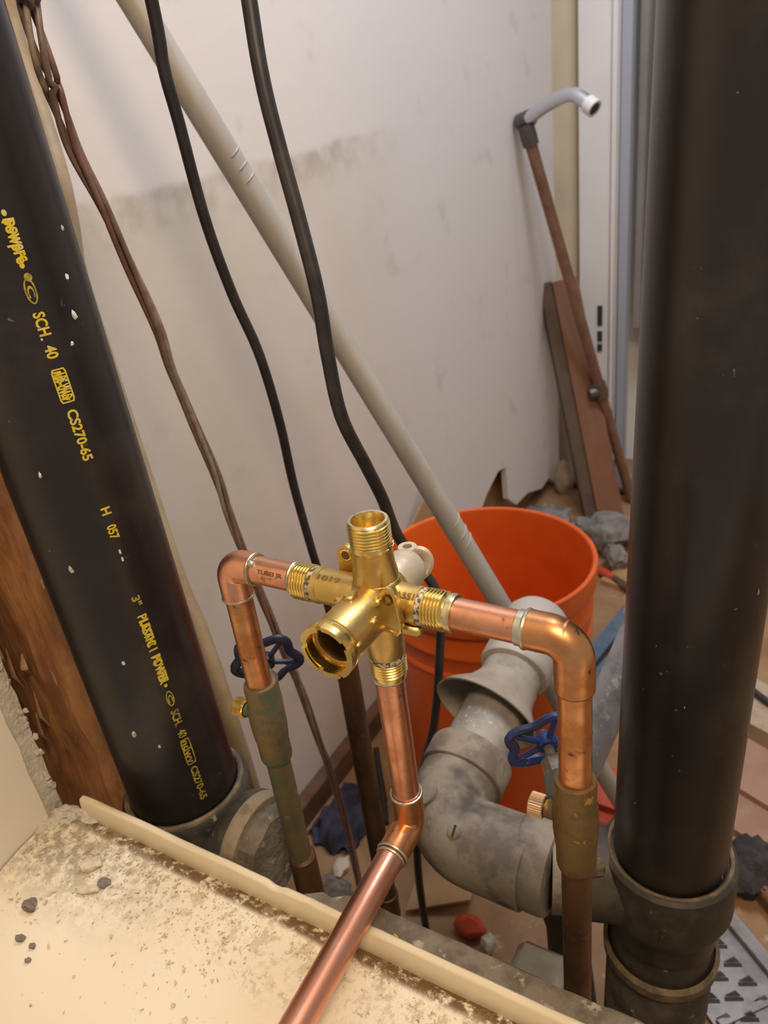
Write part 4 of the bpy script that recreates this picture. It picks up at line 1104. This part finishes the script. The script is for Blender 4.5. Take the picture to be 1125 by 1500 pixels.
# cardboard on the floor below the elbow
mb = MB(); mb.prism([(-.415, .56, .012), (-.335, .60, .03), (-.345, .645, .03), (-.43, .64, .012)], (0, 0, 1), -.004, 0)
tag(mb.build('cardboard_sheet', 'cardboard', smooth=False), 'tan cardboard sheet on the floor under the grey drain elbow', 'cardboard')
rock_thing('dark_rag', (-.285, .475, .02), (.05, .035, .03), 31, 'old_wood', 'dark brown rag heap on the floor below the thick cable end', 'rag', rough=.7)
# pale plastic block behind right copper pipe
mb = MB(); mb.box((-.152, .372, .165), (.045, .045, .33), bev=.006)
tag(mb.build('plastic_block', 'clear'), 'pale grey plastic post standing behind the right copper pipe', 'post')

# right foreground floor: boards, brush, truss plate
def floor_board(a, b, w, t, z, mt, label):
    a = Vector((*a, z + t / 2)); b = Vector((*b, z + t / 2)); d = (b - a).normalized(); s_ = Vector((d.y, -d.x, 0))
    o = obox((a + b) / 2, s_, Vector((0, 0, 1)), d, w, t, (b - a).length, mt, 'floor_board', None)
    return tag(o, label, 'board')
floor_board((-.13, 1.17), (.20, 1.02), .105, .030, 0.0005, 'board_pale', 'pale scuffed board on the floor beyond the right black stack')
floor_board((-.13, 1.03), (.20, .88), .10, .022, 0.0005, 'board', 'pinkish board on the floor nearer than the pale one by the right stack')
floor_board((-.10, .93), (.20, .80), .07, .012, 0.0005, 'board', 'nearest narrow pinkish board on the floor right of the right stack')
cable('floor_lead', [(-.12, 1.21, .04), (-.03, 1.13, .037), (.05, 1.10, .037), (.15, 1.05, .037)], .006, 'cable', 'black lead lying across the pale board right of the right stack')
br = thing('brush', (0, .78, 0), 'black bristled brush with brown wooden handle on the floor at right', 'brush')
mb = MB(); mb.rock((-.020, .800, .03), (.028, .048, .026), 44, 3, .35); mb.build('bristle_head', 'black_rubber', br)
for i in range(22):
    a = random.uniform(0, 6.28); p = Vector((-.020 + .02 * math.cos(a), .795 + .04 * math.sin(a), .03)); d = Vector((math.cos(a) * .010, math.sin(a) * .014, random.uniform(-.008, .012)))
    mb = MB(); mb.tube([p, p + d], [.0016, .0005], 5); mb.build('bristle', 'black_rubber', br)
mb = MB(); mb.tube([(-.005, .775, .026), (.03, .748, .024), (.10, .70, .02), (.16, .66, .016)], [.008, .013, .014, .012], 14); mb.build('handle', 'handle_wood', br)
tpz = thing('truss_plate', (.0, .64, 0), 'grey steel plate with punched teeth on the floor at lower right', 'plate')
Rz = Matrix.Rotation(math.radians(-42), 3, 'Z')
cpl = Vector((-.015, .645, .010))
mb = MB(); mb.box(cpl, (.26, .11, .003), rot=Rz); mb.build('plate', 'steel', tpz, smooth=False)
mb = MB(); mb.box(cpl + Rz @ Vector((0, .046, .006)), (.26, .018, .009), rot=Rz, bev=.001); mb.build('folded_edge', 'steel', tpz, smooth=False)
mb = MB(); mb.box(cpl + Rz @ Vector((0.035, -.005, .003)), (.008, .09, .004), rot=Rz); mb.build('cross_rib', 'steel', tpz, smooth=False)
Rs = Matrix.Rotation(math.radians(-42 + 68), 3, 'Z')
for i in range(10):
    for j in range(3):
        p = cpl + Rz @ Vector((-.115 + i * .025 + (.008 if j % 2 else 0), -.042 + j * .026, .0018))
        mb = MB(); mb.box(p, (.021, .0042, .0012), rot=Rs); mb.build('slot', 'dark', tpz, smooth=False)
        w = Rs @ Vector((.009, 0, 0)); q = p + Rs @ Vector((0, .0035, 0))
        mb = MB(); vs = [q - w, q + w, q + w * .2 + Vector((0, 0, .010)), q - w + Rs @ Vector((0, .0012, 0)), q + w + Rs @ Vector((0, .0012, 0)), q + w * .2 + Rs @ Vector((0, .0012, 0)) + Vector((0, 0, .010))]
        mb.add(vs, [(0, 1, 2), (5, 4, 3), (0, 3, 4, 1), (1, 4, 5, 2), (2, 5, 3, 0)]); mb.build('tooth', 'steel', tpz, smooth=False)
mb = MB(); mb.rock((.055, .735, .01), (.03, .02, .012), 51, 2, .5); zz = min(v.z for v in mb.v)
for v in mb.v: v.z -= zz
tag(mb.build('wood_scrap', 'old_wood'), 'brown wood scrap on the floor beside the toothed steel plate', 'scrap')

# ================================================================= DEBRIS ON THE DECK
def on_deck(x, y): return deck_z(y)
big = [(-.405, .193, .010, 'chip', 'flat pale plaster chip near the corner of the bathtub deck'), (-.392, .178, .008, 'chip', 'long pale plaster sliver below the flat chip on the bathtub deck'),
       (-.385, .187, .006, 'chip_dark', 'dark mortar crumb beside the pale sliver on the bathtub deck'), (-.425, .155, .0075, 'chip_dark', 'square grey mortar chip on the bathtub deck'),
       (-.415, .138, .0048, 'chip_dark', 'round grey mortar crumb in front of the square chip'), (-.403, .138, .0034, 'chip_dark', 'small grey mortar crumb right of the round crumb'),
       (-.40, .131, .003, 'chip_dark', 'tiny grey mortar crumb nearest the basin below the round crumb')]
for i, (x, y, s_, mt, lab) in enumerate(big):
    mb = MB(); k = 2.0 if i == 1 else 1.2
    mb.rock((x, y, on_deck(x, y) + s_ * .22), (s_ * .8, s_ * .6 * (1.0 if i != 1 else .6), s_ * .35), 60 + i, 2, .5)
    if i == 1:
        for v in mb.v: dx = v - Vector((x, y, v.z)); v.x = x + dx.x * 1.3; v.y = y + dx.y + dx.x * .5
    tag(mb.build('plaster_chip', mt, angle=25), lab, 'chip')
def crumbs(n, fn, mt, name, label, smin, smax):
    mb = MB()
    tet = [(0, 1, 2), (0, 3, 1), (1, 3, 2), (2, 3, 0)]
    for i in range(n):
        x, y = fn(); s_ = smin + (smax - smin) * random.random() ** 3
        z = on_deck(x, y)
        vs = [(x + random.uniform(-s_, s_), y + random.uniform(-s_, s_), z + random.uniform(-.1, .9) * s_) for _ in range(4)]
        mb.add(vs, tet)
    o = mb.build(name, mt, smooth=False); o['kind'] = 'stuff'
    return tag(o, label, 'debris')
def f_corner():
    while True:
        x = random.uniform(-.465, -.26); y = .216 - abs(random.gauss(0, .035))
        if y > .09 and (x + .47) * .5 < .13 - (.216 - y) * .3: return x, y
def f_edge():
    return random.uniform(-.45, .05), .218 - abs(random.gauss(0, .008))
def f_deck():
    return random.uniform(-.36, .0), .212 - abs(random.gauss(0, .028))
crumbs(900, f_corner, 'chip', 'corner_grit', 'pale plaster grit scattered in the corner of the bathtub deck', .0004, .0026)
crumbs(650, f_corner, 'grit', 'corner_dust', 'grey dust grains scattered in the corner of the bathtub deck', .0003, .0016)
crumbs(700, f_edge, 'grit', 'lip_grit', 'brown grit line along the foot of the bathtub lip', .0003, .0016)
crumbs(160, f_deck, 'grit', 'deck_grit', 'fine dark specks spread over the bathtub deck', .0002, .0011)

# deck and wall materials read world-sized coordinates: parts of the bathtub carry its offset
for o in bpy.data.objects:
    if o.type == 'MESH' and o.name.startswith('deck') and o.parent is tub:
        me = o.data; off = ORG[tub.name]
        for v in me.vertices: v.co += off
        o.location = -off

# heap of plaster dust where the lip meets the torn end wall
mb = MB()
for i, (x, y, z, a, b_, c_) in enumerate([(-.458, .216, .529, .012, .007, .006), (-.449, .219, .529, .009, .005, .006), (-.464, .207, .527, .006, .010, .004), (-.440, .2195, .529, .010, .003, .003)]):
    mb.rock((x, y, z), (a, b_, c_), 80 + i, 3, .7)
o = mb.build('plaster_dust', 'gypsum', angle=30); o['kind'] = 'stuff'
tag(o, 'grey plaster dust heaped where the bathtub lip meets the torn wall edge', 'debris')

GROUPS = {'electric_cable': 'black cables hanging before the wall', 'copper_supply_pipe': 'copper supply pipes of the valve', 'stop_valve': 'stop valves on the copper supplies',
          'rubble_lump': 'rubble lumps beyond the bucket', 'plaster_chip': 'loose plaster chips', 'floor_board': 'loose boards by the right stack', 'floor_offcut': 'offcuts on the far floor'}
for o in bpy.data.objects:
    if o.parent is None and 'category' in o.keys():
        g = GROUPS.get(o.name.split('.')[0])
        if g: o['group'] = g
